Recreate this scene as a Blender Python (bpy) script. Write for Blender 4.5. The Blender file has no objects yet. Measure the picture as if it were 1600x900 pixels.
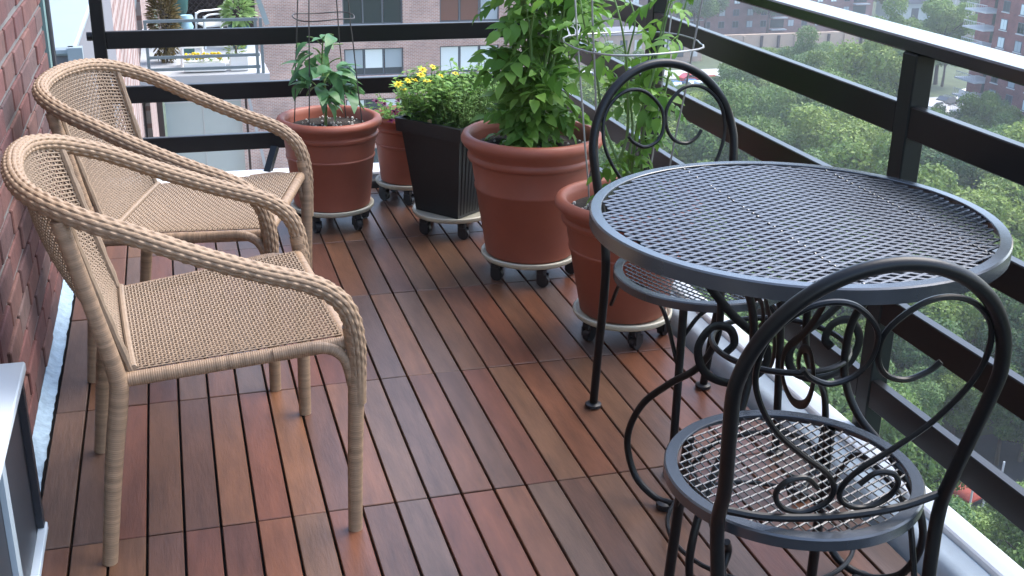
import bpy, math, random
import numpy as np
from mathutils import Vector, Matrix

random.seed(7); rng = np.random.default_rng(7)
scene = bpy.context.scene
C = scene.collection
R_ = math.radians

# ------------------------------------------------------------------ camera
YAW, PITCH, ROLL, FPX = 0.286759, 0.372592, -0.018202, 1811.2
EYE = Vector((0, 0, 1.37))
_f = Vector((math.sin(YAW)*math.cos(PITCH), math.cos(YAW)*math.cos(PITCH), -math.sin(PITCH)))
_r = Vector((math.cos(YAW), -math.sin(YAW), 0)); _d = _f.cross(_r)
_r2 = _r*math.cos(ROLL) + _d*math.sin(ROLL); _d2 = _d*math.cos(ROLL) - _r*math.sin(ROLL)
cam = bpy.data.cameras.new('camera'); cam_o = bpy.data.objects.new('camera', cam); C.objects.link(cam_o)
M = Matrix.Identity(4)
for i in range(3):
    M[i][0] = _r2[i]; M[i][1] = -_d2[i]; M[i][2] = -_f[i]; M[i][3] = EYE[i]
cam_o.matrix_world = M
cam.sensor_width = 36; cam.lens = FPX/1600*36; cam.clip_start = 0.05; cam.clip_end = 3000
scene.camera = cam_o

# ------------------------------------------------------------------ sky, sun, exposure
SUN_EL, SUN_AZ = R_(56), R_(78)          # azimuth measured from +Y towards +X
world = bpy.data.worlds.new('World'); scene.world = world; world.use_nodes = True
wn = world.node_tree.nodes; wl = world.node_tree.links
sky = wn.new('ShaderNodeTexSky'); sky.sky_type = 'NISHITA'; sky.sun_disc = False
sky.sun_elevation = SUN_EL; sky.sun_rotation = SUN_AZ
sky.air_density = 1.0; sky.dust_density = 1.6; sky.ozone_density = 1.0
wl.new(sky.outputs[0], wn['Background'].inputs[0]); wn['Background'].inputs[1].default_value = 0.15
sun = bpy.data.lights.new('sun', 'SUN'); sun.energy = 1.2; sun.angle = R_(45); sun.color = (1, .96, .9)
sun_o = bpy.data.objects.new('sun', sun); C.objects.link(sun_o)
sun_o.rotation_euler = Vector((math.sin(SUN_AZ)*math.cos(SUN_EL), math.cos(SUN_AZ)*math.cos(SUN_EL), math.sin(SUN_EL))).to_track_quat('Z', 'Y').to_euler()
scene.view_settings.view_transform = 'Standard'; scene.view_settings.look = 'None'
scene.view_settings.exposure = 2.15; scene.view_settings.gamma = 1
scene.view_settings.use_curve_mapping = False

# ------------------------------------------------------------------ materials
def mat(name, col=(.5, .5, .5), rough=.6, spec=.5, metal=0, vary=0, vscale=8, bump=0, bscale=60, rnd=None, stretch=None, coat=0):
    m = bpy.data.materials.new(name); m.use_nodes = True
    nt = m.node_tree; b = nt.nodes['Principled BSDF']; L = nt.links
    b.inputs['Base Color'].default_value = (*col, 1); b.inputs['Roughness'].default_value = rough
    b.inputs['Specular IOR Level'].default_value = spec; b.inputs['Metallic'].default_value = metal
    if coat: b.inputs['Coat Weight'].default_value = coat
    tc = nt.nodes.new('ShaderNodeTexCoord'); src = tc.outputs['Object']
    if rnd is not None or vary:
        oi = nt.nodes.new('ShaderNodeObjectInfo')
        off = nt.nodes.new('ShaderNodeVectorMath'); off.operation = 'ADD'
        cmb = nt.nodes.new('ShaderNodeMath'); cmb.operation = 'MULTIPLY'; cmb.inputs[1].default_value = 57.0
        L.new(oi.outputs['Random'], cmb.inputs[0]); L.new(src, off.inputs[0]); L.new(cmb.outputs[0], off.inputs[1])
        src = off.outputs[0]
    if stretch:
        mp = nt.nodes.new('ShaderNodeMapping'); mp.inputs['Scale'].default_value = stretch
        L.new(src, mp.inputs[0]); src = mp.outputs[0]
    colsock = None
    if rnd is not None:
        cr = nt.nodes.new('ShaderNodeValToRGB'); cr.color_ramp.interpolation = 'LINEAR'
        while len(cr.color_ramp.elements) < len(rnd): cr.color_ramp.elements.new(.5)
        for i, c in enumerate(rnd):
            cr.color_ramp.elements[i].position = i/max(1, len(rnd)-1); cr.color_ramp.elements[i].color = (*c, 1)
        L.new(oi.outputs['Random'], cr.inputs[0]); colsock = cr.outputs[0]
    if vary:
        nz = nt.nodes.new('ShaderNodeTexNoise'); nz.inputs['Scale'].default_value = vscale
        nz.inputs['Detail'].default_value = 6; nz.inputs['Roughness'].default_value = .65; L.new(src, nz.inputs['Vector'])
        mr = nt.nodes.new('ShaderNodeMapRange'); mr.inputs[1].default_value = .25; mr.inputs[2].default_value = .75
        mr.inputs[3].default_value = 1-vary; mr.inputs[4].default_value = 1+vary; L.new(nz.outputs['Fac'], mr.inputs[0])
        mx = nt.nodes.new('ShaderNodeVectorMath'); mx.operation = 'SCALE'
        if colsock: L.new(colsock, mx.inputs[0])
        else: mx.inputs[0].default_value = col
        L.new(mr.outputs[0], mx.inputs['Scale']); colsock = mx.outputs[0]
    if colsock: L.new(colsock, b.inputs['Base Color'])
    if bump:
        n2 = nt.nodes.new('ShaderNodeTexNoise'); n2.inputs['Scale'].default_value = bscale; n2.inputs['Detail'].default_value = 4
        L.new(src, n2.inputs['Vector'])
        bp = nt.nodes.new('ShaderNodeBump'); bp.inputs['Strength'].default_value = bump; bp.inputs['Distance'].default_value = .004
        L.new(n2.outputs['Fac'], bp.inputs['Height']); L.new(bp.outputs[0], b.inputs['Normal'])
    return m

def leaf_mat(name, c1, c2, rough=.45, trans=.35, island=True, nscale=.5):
    m = bpy.data.materials.new(name); m.use_nodes = True
    nt = m.node_tree; b = nt.nodes['Principled BSDF']; L = nt.links; out = nt.nodes['Material Output']
    ge = nt.nodes.new('ShaderNodeNewGeometry'); oi = nt.nodes.new('ShaderNodeObjectInfo')
    add = nt.nodes.new('ShaderNodeMath'); add.operation = 'ADD'
    L.new(ge.outputs['Random Per Island'], add.inputs[0]); L.new(oi.outputs['Random'], add.inputs[1])
    hv = nt.nodes.new('ShaderNodeMath'); hv.operation = 'MULTIPLY'; hv.inputs[1].default_value = .5; L.new(add.outputs[0], hv.inputs[0])
    cr = nt.nodes.new('ShaderNodeValToRGB')
    cr.color_ramp.elements[0].color = (*c1, 1); cr.color_ramp.elements[1].color = (*c2, 1)
    cr.color_ramp.elements[0].position = .15; cr.color_ramp.elements[1].position = .9
    L.new(hv.outputs[0], cr.inputs[0]); L.new(cr.outputs[0], b.inputs['Base Color'])
    b.inputs['Roughness'].default_value = rough; b.inputs['Specular IOR Level'].default_value = .25
    tr = nt.nodes.new('ShaderNodeBsdfTranslucent'); L.new(cr.outputs[0], tr.inputs[0])
    mx = nt.nodes.new('ShaderNodeMixShader'); mx.inputs[0].default_value = trans
    L.new(b.outputs[0], mx.inputs[1]); L.new(tr.outputs[0], mx.inputs[2]); L.new(mx.outputs[0], out.inputs[0])
    return m

def brick_mat(name, c1, c2, cm, scale, bw=.21, rh=.075, mortar=.010, rot=(0, 0, 0), swap='XZ'):
    m = bpy.data.materials.new(name); m.use_nodes = True
    nt = m.node_tree; b = nt.nodes['Principled BSDF']; L = nt.links
    tc = nt.nodes.new('ShaderNodeTexCoord'); sp = nt.nodes.new('ShaderNodeSeparateXYZ'); cb = nt.nodes.new('ShaderNodeCombineXYZ')
    L.new(tc.outputs['Object'], sp.inputs[0]); L.new(sp.outputs['XYZ'.index(swap[0])], cb.inputs[0]); L.new(sp.outputs['XYZ'.index(swap[1])], cb.inputs[1])
    br = nt.nodes.new('ShaderNodeTexBrick'); L.new(cb.outputs[0], br.inputs['Vector'])
    br.inputs['Color1'].default_value = (*c1, 1); br.inputs['Color2'].default_value = (*c2, 1); br.inputs['Mortar'].default_value = (*cm, 1)
    br.inputs['Scale'].default_value = scale; br.inputs['Mortar Size'].default_value = mortar
    br.inputs['Brick Width'].default_value = bw; br.inputs['Row Height'].default_value = rh
    nz = nt.nodes.new('ShaderNodeTexNoise'); nz.inputs['Scale'].default_value = .6; nz.inputs['Detail'].default_value = 8; L.new(cb.outputs[0], nz.inputs['Vector'])
    mr = nt.nodes.new('ShaderNodeMapRange'); mr.inputs[1].default_value = .3; mr.inputs[2].default_value = .7; mr.inputs[3].default_value = .75; mr.inputs[4].default_value = 1.25
    L.new(nz.outputs['Fac'], mr.inputs[0])
    mx = nt.nodes.new('ShaderNodeVectorMath'); mx.operation = 'SCALE'; L.new(br.outputs['Color'], mx.inputs[0]); L.new(mr.outputs[0], mx.inputs['Scale'])
    L.new(mx.outputs[0], b.inputs['Base Color']); b.inputs['Roughness'].default_value = .9
    return m

def wrap_mat(name, col):                    # rattan peel wound round a pole: fine rings along UV v (metres)
    m = bpy.data.materials.new(name); m.use_nodes = True
    nt = m.node_tree; b = nt.nodes['Principled BSDF']; L = nt.links
    uv = nt.nodes.new('ShaderNodeUVMap'); sp = nt.nodes.new('ShaderNodeSeparateXYZ'); L.new(uv.outputs[0], sp.inputs[0])
    mu = nt.nodes.new('ShaderNodeMath'); mu.operation = 'MULTIPLY'; mu.inputs[1].default_value = 2*math.pi/.0042; L.new(sp.outputs[1], mu.inputs[0])
    sn = nt.nodes.new('ShaderNodeMath'); sn.operation = 'SINE'; L.new(mu.outputs[0], sn.inputs[0])
    bp = nt.nodes.new('ShaderNodeBump'); bp.inputs['Strength'].default_value = .30; bp.inputs['Distance'].default_value = .0008
    L.new(sn.outputs[0], bp.inputs['Height']); L.new(bp.outputs[0], b.inputs['Normal'])
    nz = nt.nodes.new('ShaderNodeTexNoise'); nz.noise_dimensions = '1D'; nz.inputs['Scale'].default_value = 75; nz.inputs['Detail'].default_value = 3
    L.new(sp.outputs[1], nz.inputs['W'])
    mr = nt.nodes.new('ShaderNodeMapRange'); mr.inputs[1].default_value = .3; mr.inputs[2].default_value = .7; mr.inputs[3].default_value = .78; mr.inputs[4].default_value = 1.18
    L.new(nz.outputs['Fac'], mr.inputs[0])
    mx = nt.nodes.new('ShaderNodeVectorMath'); mx.operation = 'SCALE'; mx.inputs[0].default_value = col; L.new(mr.outputs[0], mx.inputs['Scale'])
    L.new(mx.outputs[0], b.inputs['Base Color']); b.inputs['Roughness'].default_value = .5; b.inputs['Specular IOR Level'].default_value = .4
    return m

MT = dict(
    wood=mat('ipe wood', rough=.38, spec=.5, vary=.36, vscale=6, stretch=(6, .9, 1), bump=.12, bscale=30,
             rnd=[(0.0869, 0.0355, 0.0232), (0.1233, 0.0442, 0.0232), (0.0815, 0.0407, 0.0261), (0.0858, 0.054, 0.042), (0.1388, 0.0629, 0.0296), (0.1024, 0.0415, 0.0255), (0.0764, 0.0403, 0.0276), (0.1336, 0.0505, 0.0246), (0.0927, 0.0562, 0.0407), (0.1154, 0.0584, 0.0313), (0.0973, 0.0355, 0.0232), (0.1259, 0.0615, 0.0296), (0.0893, 0.0394, 0.0246)]),
    wood_end=mat('deck underlay', (.012, .01, .01), .9),
    brick=mat('house brick', rough=.9, vary=.35, vscale=22, bump=.5, bscale=90,
              rnd=[(0.0781, 0.0283, 0.0259), (0.1172, 0.0415, 0.0342), (0.0562, 0.0317, 0.0317), (0.127, 0.0562, 0.043), (0.083, 0.0293, 0.0293), (0.1026, 0.0659, 0.0586), (0.1074, 0.0366, 0.0308)]),
    mortar=mat('mortar', (.15, .147, .14), .95, vary=.2, vscale=30, bump=.4),
    flashing=mat('flashing membrane', (.24, .33, .41), .5, vary=.35, vscale=35, bump=1, bscale=50),
    curb=mat('curb membrane', (.46, .53, .57), .4, vary=.12, vscale=12, bump=.15),
    white=mat('white painted ledge', (.86, .86, .85), .5, vary=.04, vscale=6),
    slab=mat('concrete slab', (.45, .44, .42), .9, vary=.1),
    rail=mat('black rail paint', (.005, .005, .0055), .33, spec=.32, vary=.1, bump=.03, bscale=25),
    cap=mat('glossy black cap paint', (.006, .006, .0065), .24, spec=.85, vary=.1, bump=.03, bscale=25),
    post=mat('dark green grey post paint', (.009, .0125, .0125), .38, spec=.3, vary=.25, vscale=14),
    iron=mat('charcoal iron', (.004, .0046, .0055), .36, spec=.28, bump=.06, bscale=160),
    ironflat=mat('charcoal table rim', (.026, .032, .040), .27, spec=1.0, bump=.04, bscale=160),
    wrap=wrap_mat('rattan wrap', (.26, .172, .107)),
    weave=mat('rattan weave', (.25, .180, .122), .55, spec=.35, vary=.22, vscale=90),
    braid=mat('rattan braid', (.25, .170, .108), .55, spec=.35, vary=.25, vscale=70),
    terra=mat('terracotta plastic', (.26, .076, .045), .5, spec=.4, vary=.16, vscale=4, bump=.05, bscale=60),
    blackplastic=mat('black planter plastic', (.010, .011, .012), .42, vary=.1),
    cream=mat('cream dolly plastic', (.46, .43, .33), .4, vary=.08),
    rubber=mat('caster black', (.012, .012, .014), .45),
    soil=mat('potting soil', (.022, .016, .012), .95, vary=.5, vscale=60, bump=1, bscale=120),
    perlite=mat('perlite', (.5, .48, .44), .9),
    pepper=leaf_mat('pepper leaf', (.065, .17, .07), (.11, .24, .085), .33, .3),
    tomato=leaf_mat('tomato leaf', (.085, .20, .03), (.20, .36, .07), .5, .4),
    herb=leaf_mat('herb leaf', (.14, .27, .08), (.29, .42, .16), .6, .3),
    daisyleaf=leaf_mat('daisy leaf', (.13, .28, .06), (.28, .44, .11), .55, .35),
    stem=mat('plant stem', (.11, .19, .05), .6),
    tomfruit=mat('green tomato', (.13, .22, .045), .3),
    yellow=leaf_mat('yellow petal', (.75, .55, .02), (.85, .68, .05), .6, .25),
    purple=leaf_mat('purple petal', (.09, .006, .05), (.17, .015, .09), .6, .25),
    wire=mat('galvanised wire', (.32, .33, .34), .4, metal=.6),
    wiredark=mat('dark cage wire', (.035, .03, .028), .5),
    stake=mat('wooden plant marker', (.45, .28, .14), .7),
    acwhite=mat('pale casing enamel', (.60, .67, .71), .4),
    acgrey=mat('grey glass panel', (.022, .032, .042), .3, spec=.35),
    acframe=mat('dark aluminium frame', (.02, .022, .028), .4),
    acalu=mat('brushed aluminium frame', (.30, .37, .42), .4),
    teal=mat('teal edge trim', (.13, .21, .20), .55),
    # beyond the railing
    lawn=mat('park ground', (.055, .075, .03), .95, vary=.4, vscale=.35),
    asphalt=mat('asphalt', (.045, .048, .052), .9, vary=.15, vscale=.5),
    pale_pave=mat('pale paving', (.34, .34, .33), .9, vary=.1, vscale=.5),
    bark=mat('bark', (.07, .055, .04), .95),
    foliage=leaf_mat('tree foliage', (.066, .135, .028), (.20, .30, .07), .55, .3),
    foliage2=leaf_mat('deep tree foliage', (.045, .11, .034), (.145, .235, .065), .55, .3),
    foliage3=leaf_mat('yellow green foliage', (.095, .165, .025), (.25, .33, .07), .55, .3),
    facade=brick_mat('facade brick', (.46, .265, .215), (.35, .20, .17), (.52, .45, .40), 1.0, mortar=.012),
    redbrick=brick_mat('red brick facade', (.25, .085, .07), (.19, .07, .062), (.28, .18, .16), 1.0, bw=.42, rh=.15, swap='YZ'),
    redbrick2=brick_mat('red brick slab block', (.20, .10, .085), (.16, .085, .078), (.24, .18, .16), 1.0, bw=.42, rh=.15),
    sidebrick=brick_mat('wing brick', (.25, .145, .13), (.19, .11, .10), (.34, .28, .265), 1.0, bw=.62, rh=.20, mortar=.05, swap='YZ'),
    glassdark=mat('window glass', (.012, .03, .03), .06, spec=.8),
    glassmid=mat('window glass with dim room', (.06, .075, .08), .12, spec=.6),
    blind=mat('window blind', (.68, .74, .72), .7),
    blindgrey=mat('grey curtain', (.33, .38, .40), .7),
    curtainred=mat('brown curtain', (.16, .075, .05), .8),
    winframe=mat('grey window frame', (.10, .115, .13), .5),
    sill=mat('stone sill', (.55, .54, .52), .8),
    balwhite=mat('white balcony edge', (.36, .38, .40), .7),
    tan=mat('tan wall', (.42, .30, .22), .9, vary=.12, vscale=.6),
    roofgrey=mat('grey roof', (.17, .17, .19), .9),
    palewall=mat('pale render', (.42, .47, .45), .8, vary=.05, vscale=1.5),
    lightmetal=mat('pale coping', (.26, .31, .34), .5, vary=.06, vscale=3),
    railgrey=mat('grey terrace rail', (.12, .16, .18), .5),
    plasticwhite=mat('white plastic', (.78, .80, .80), .4),
    lattice=mat('dark lattice', (.035, .022, .02), .7),
    bluepot=mat('blue glazed pot', (.03, .09, .14), .3),
    tealpot=mat('teal pot', (.03, .10, .09), .4),
    paleblue=mat('pale blue jar', (.30, .48, .56), .4),
    dryshrub=leaf_mat('bronze shrub leaf', (.09, .07, .025), (.21, .16, .06), .7, .2),
    carwhite=mat('car white', (.7, .71, .72), .25, coat=.5), carred=mat('car red', (.45, .03, .03), .25, coat=.5),
    carblue=mat('car blue', (.10, .22, .42), .25, coat=.5), cardark=mat('car dark', (.03, .04, .05), .25, coat=.5),
    tyre=mat('tyre', (.02, .02, .02), .8), redplay=mat('red play deck', (.38, .06, .04), .6),
    tealplay=mat('teal play roof', (.10, .32, .28), .5), whitepole=mat('white pole', (.72, .74, .74), .5),
)

# ------------------------------------------------------------------ mesh helpers
def catmull(pts, n=8, closed=False):
    P = [Vector(p) for p in pts]; out = []
    N = len(P); rngN = N if closed else N-1
    for i in range(rngN):
        if closed: a, b, c, d = P[(i-1) % N], P[i], P[(i+1) % N], P[(i+2) % N]
        else:
            b, c = P[i], P[i+1]; a = P[i-1] if i > 0 else b*2-c; d = P[i+2] if i+2 < N else c*2-b
        for k in range(n):
            t = k/n
            out.append(.5*((2*b) + (c-a)*t + (2*a-5*b+4*c-d)*t*t + (3*b-a-3*c+d)*t**3))
    if not closed: out.append(P[-1])
    return out

class MB:
    def __init__(s): s.v = []; s.f = []; s.uv = []; s.mi = []; s.has_uv = False
    def add(s, verts, faces, uvs=None, mi=0):
        o = len(s.v); s.v.extend([tuple(v) for v in verts])
        for i, f in enumerate(faces):
            s.f.append(tuple(o+k for k in f)); s.uv.append(uvs[i] if uvs else None); s.mi.append(mi)
        if uvs: s.has_uv = True
        return s
    def box(s, x0, x1, y0, y1, z0, z1, bev=0):
        if bev:
            b = bev; V = []; idx = {}
            for i, X in enumerate((x0, x1)):
                for j, Y in enumerate((y0, y1)):
                    for k, Z in enumerate((z0, z1)):
                        sx, sy, sz = (1 if i == 0 else -1), (1 if j == 0 else -1), (1 if k == 0 else -1)
                        idx[i, j, k, 0] = len(V); V.append((X, Y+sy*b, Z+sz*b))
                        idx[i, j, k, 1] = len(V); V.append((X+sx*b, Y, Z+sz*b))
                        idx[i, j, k, 2] = len(V); V.append((X+sx*b, Y+sy*b, Z))
            F = []
            for i in (0, 1): F.append([idx[i, j, k, 0] for j, k in ((0, 0), (1, 0), (1, 1), (0, 1))][::(-1 if i == 0 else 1)])
            for j in (0, 1): F.append([idx[i, j, k, 1] for i, k in ((0, 0), (0, 1), (1, 1), (1, 0))][::(-1 if j == 0 else 1)])
            for k in (0, 1): F.append([idx[i, j, k, 2] for i, j in ((0, 0), (1, 0), (1, 1), (0, 1))][::(-1 if k == 0 else 1)])
            for i in (0, 1):
                for j in (0, 1): F.append([idx[i, j, 0, 0], idx[i, j, 1, 0], idx[i, j, 1, 1], idx[i, j, 0, 1]][::(1 if i == j else -1)])
            for i in (0, 1):
                for k in (0, 1): F.append([idx[i, 0, k, 0], idx[i, 0, k, 2], idx[i, 1, k, 2], idx[i, 1, k, 0]][::(1 if i == k else -1)])
            for j in (0, 1):
                for k in (0, 1): F.append([idx[0, j, k, 1], idx[1, j, k, 1], idx[1, j, k, 2], idx[0, j, k, 2]][::(1 if j == k else -1)])
            for i in (0, 1):
                for j in (0, 1):
                    for k in (0, 1): F.append([idx[i, j, k, 0], idx[i, j, k, 1], idx[i, j, k, 2]][::(1 if (i+j+k) % 2 == 0 else -1)])
            return s.add(V, F)
        V = [(x, y, z) for x in (x0, x1) for y in (y0, y1) for z in (z0, z1)]
        return s.add(V, [(0, 1, 3, 2), (4, 6, 7, 5), (0, 4, 5, 1), (2, 3, 7, 6), (0, 2, 6, 4), (1, 5, 7, 3)])
    def bar(s, a, b, w, h, up=(0, 0, 1)):
        a, b = Vector(a), Vector(b); t = (b-a).normalized(); u = Vector(up)
        x = t.cross(u)
        if x.length < 1e-4: x = t.cross(Vector((1, 0, 0)))
        x.normalize(); y = x.cross(t)
        V = [p + x*sx*w/2 + y*sy*h/2 for p in (a, b) for sx, sy in ((-1, -1), (1, -1), (1, 1), (-1, 1))]
        return s.add(V, [(3, 2, 1, 0), (4, 5, 6, 7), (0, 1, 5, 4), (1, 2, 6, 5), (2, 3, 7, 6), (3, 0, 4, 7)])
    def tube(s, path, r, n=10, closed=False, caps=True, disp=None, squash=None, up=None):
        P = [Vector(p) for p in path]; N = len(P)
        rad = r if callable(r) else (lambda t: r)
        T = []
        for i in range(N):
            if closed: t = P[(i+1) % N]-P[i-1]
            else: t = P[min(i+1, N-1)]-P[max(i-1, 0)]
            T.append(t.normalized())
        nrm = T[0].cross(Vector(up) if up else Vector((.31, .17, .93)))
        if nrm.length < 1e-3: nrm = T[0].cross(Vector((1, 0, 0)))
        nrm.normalize()
        V = []; L = 0; Ls = []
        for i in range(N):
            if i: L += (P[i]-P[i-1]).length
            Ls.append(L)
            if up:
                nrm = T[i].cross(Vector(up))
                nrm = nrm.normalized() if nrm.length > 1e-3 else Vector((1, 0, 0))
            else:
                nrm = (nrm - T[i]*nrm.dot(T[i])).normalized()
            bi = T[i].cross(nrm)
            for k in range(n):
                th = 2*math.pi*k/n; rr = rad(i/(N-1))
                if disp: rr += disp(th, L)
                if squash: V.append(P[i] + nrm*math.cos(th)*rr*squash[0] + bi*math.sin(th)*rr*squash[1])
                else: V.append(P[i] + nrm*math.cos(th)*rr + bi*math.sin(th)*rr)
        F = []; U = []
        seg = N if closed else N-1
        for i in range(seg):
            j = (i+1) % N
            l0, l1 = Ls[i], (Ls[j] if j else Ls[-1] + (P[0]-P[-1]).length)
            for k in range(n):
                k2 = (k+1) % n
                F.append((i*n+k, i*n+k2, j*n+k2, j*n+k)); U.append(((k/n, l0), ((k+1)/n, l0), ((k+1)/n, l1), (k/n, l1)))
        if caps and not closed:
            F.append(tuple(range(n))[::-1]); U.append([(0, 0)]*n)
            F.append(tuple((N-1)*n+k for k in range(n))); U.append([(0, L)]*n)
        return s.add(V, F, U)
    def lathe(s, prof, n=48, cx=0, cy=0, caps=True):
        V = []; F = []
        for r, z in prof:
            for k in range(n):
                a = 2*math.pi*k/n; V.append((cx+r*math.cos(a), cy+r*math.sin(a), z))
        for i in range(len(prof)-1):
            for k in range(n):
                k2 = (k+1) % n; F.append((i*n+k, i*n+k2, (i+1)*n+k2, (i+1)*n+k))
        if caps and prof[0][0] > 1e-5: F.append(tuple(range(n))[::-1])
        if caps and prof[-1][0] > 1e-5: F.append(tuple((len(prof)-1)*n+k for k in range(n)))
        return s.add(V, F)
    def poly_extrude(s, pts, axis, a0, a1):     # pts (p,q) closed outline, extruded along axis 'x' or 'y'
        n = len(pts)
        if axis == 'y': V = [(p, a, q) for a in (a0, a1) for p, q in pts]
        else: V = [(a, p, q) for a in (a0, a1) for p, q in pts]
        F = [tuple(range(n)), tuple(range(2*n-1, n-1, -1))] + [(i, (i+1) % n, n+(i+1) % n, n+i)[::-1] for i in range(n)]
        return s.add(V, F)
    def ball(s, c, r, n=8, m=6, sq=(1, 1, 1)):
        prof = [(math.sin(math.pi*i/m), -math.cos(math.pi*i/m)) for i in range(m+1)]
        V = []; F = []
        for pr, pz in prof:
            for k in range(n):
                a = 2*math.pi*k/n; V.append((c[0]+r*sq[0]*pr*math.cos(a), c[1]+r*sq[1]*pr*math.sin(a), c[2]+r*sq[2]*pz))
        for i in range(m):
            for k in range(n):
                k2 = (k+1) % n; F.append((i*n+k, i*n+k2, (i+1)*n+k2, (i+1)*n+k))
        return s.add(V, F)
    def mesh(s, name, smooth=True):
        me = bpy.data.meshes.new(name); me.from_pydata(s.v, [], s.f); 
        if s.has_uv:
            l = me.uv_layers.new(name='UVMap'); k = 0; flat = []
            for f, u in zip(s.f, s.uv):
                for q in range(len(f)):
                    flat.extend(u[q] if u else (0, 0))
            l.data.foreach_set('uv', flat)
        if smooth:
            me.polygons.foreach_set('use_smooth', [True]*len(me.polygons))
            me.set_sharp_from_angle(angle=R_(40))
        me.update(); return me

def link(o, parent=None, label=None, cat=None, group=None, kind=None):
    C.objects.link(o)
    if parent is not None: o.parent = parent
    if label: o['label'] = label
    if cat: o['category'] = cat
    if group: o['group'] = group
    if kind: o['kind'] = kind
    return o
def obj(name, mb, m, parent=None, loc=None, rotz=None, smooth=True, **kw):
    me = mb.mesh(name, smooth) if isinstance(mb, MB) else mb
    if m is not None and not me.materials: me.materials.append(MT[m])
    o = bpy.data.objects.new(name, me); link(o, parent, **kw)
    if loc is not None: o.location = loc
    if rotz is not None: o.rotation_euler = (0, 0, rotz)
    return o
def thing(name, label, cat, loc=(0, 0, 0), rotz=0, group=None):
    o = bpy.data.objects.new(name, None); o.empty_display_size = .1; link(o, None, label, cat, group)
    o.location = loc; o.rotation_euler = (0, 0, rotz); return o
def copy_tree(o, parent=None):
    c = o.copy(); C.objects.link(c); c.parent = parent
    for ch in list(o.children): copy_tree(ch, c)
    return c

# ================================================================== SETTING: ground far below, slab, deck
GZ = -40.0
g = MB(); g.add([(-120, -60, GZ), (420, -60, GZ), (420, 520, GZ), (-120, 520, GZ)], [(0, 1, 2, 3)])
obj('ground', g, 'lawn', kind='structure')
def sheet(name, m, x0, x1, y0, y1, z): 
    s = MB(); s.add([(x0, y0, z), (x1, y0, z), (x1, y1, z), (x0, y1, z)], [(0, 1, 2, 3)]); return obj(name, s, m, kind='structure')
sheet('street', 'asphalt', 60, 104, 178, 196, GZ+.02)
sheet('avenue', 'asphalt', 150, 172, 60, 178, GZ+.02)
sheet('car_park', 'pale_pave', 58, 108, 196.3, 204, GZ+.024)
sheet('forecourt', 'pale_pave', 104, 140, 157, 172, GZ+.028)
sheet('back_street', 'asphalt', 146, 330, 226, 250, GZ+.024)
sheet('playground_paving', 'asphalt', 43, 60, 49, 64, GZ+.024)

sl = MB(); sl.box(-.75, 1.493, -1.2, 4.86, -.26, -.035); obj('balcony_slab', sl, 'slab', kind='structure')

PITCH_B, X0B = .0747, -.3621
base = MB(); base.box(-.385, 1.371, -1.19, 4.59, -.034, -.024)
deck = obj('deck', base, 'wood_end', kind='structure')
rows = [(.94, 1.56), (1.56, 2.18), (2.18, 2.80), (2.80, 3.412), (3.412, 3.945), (3.945, 4.51), (4.51, 4.588)]
for (ya, yb) in rows:
    L = yb-ya-.0045; b = MB(); b.box(-(PITCH_B-.0054)/2, (PITCH_B-.0054)/2, -L/2, L/2, -.021, 0, bev=.0016)
    me = b.mesh('board', smooth=False); me.materials.append(MT['wood'])
    for k in range(23):
        o = obj('board', me, None, deck, loc=(X0B+(k+.5)*PITCH_B, (ya+yb)/2, random.uniform(-.0012, .0006)))
        o.rotation_euler = (0, random.uniform(-.006, .006), 0)

# curb and white ledge, right side and far end
pr = [(1.373, -.03), (1.375, .018), (1.379, .034), (1.386, .043), (1.398, .047), (1.4325, .052), (1.4325, -.03)]
cb = MB(); cb.poly_extrude(pr, 'y', -1.19, 4.815); obj('deck_curb', cb, 'curb', kind='structure')
lg = MB(); lg.box(1.4355, 1.494, -1.19, 4.815, -.03, .068, bev=.004); obj('parapet_ledge', lg, 'white', kind='structure', smooth=False)
pr = [(4.592, -.03), (4.594, .008), (4.602, .024), (4.62, .034), (4.66, .038), (4.66, -.03)]
cb = MB(); cb.poly_extrude(pr, 'x', -.40, 1.371); obj('deck_curb', cb, 'rail', kind='structure')
lg = MB(); lg.box(-.40, 1.371, 4.663, 4.80, -.03, .05, bev=.004); obj('parapet_ledge', lg, 'white', kind='structure', smooth=False)

# crumpled pale flashing between deck and wall
fl = MB(); n = 160; V = []; F = []
for i in range(n+1):
    y = .4 + (4.1-.4)*i/n
    for j, (x, z) in enumerate(((-.399, .022), (-.394, .018), (-.387, .010), (-.378, .003), (-.366, .000))):
        jx = random.uniform(-.002, .002)*(j > 0); V.append((x+jx, y, z+random.uniform(-.002, .002)))
for i in range(n):
    for j in range(4): F.append((i*5+j, i*5+j+1, (i+1)*5+j+1, (i+1)*5+j))
fl.add(V, F); obj('flashing_strip', fl, 'flashing', label='crumpled pale blue flashing strip along the foot of the brick wall', cat='flashing')

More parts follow.
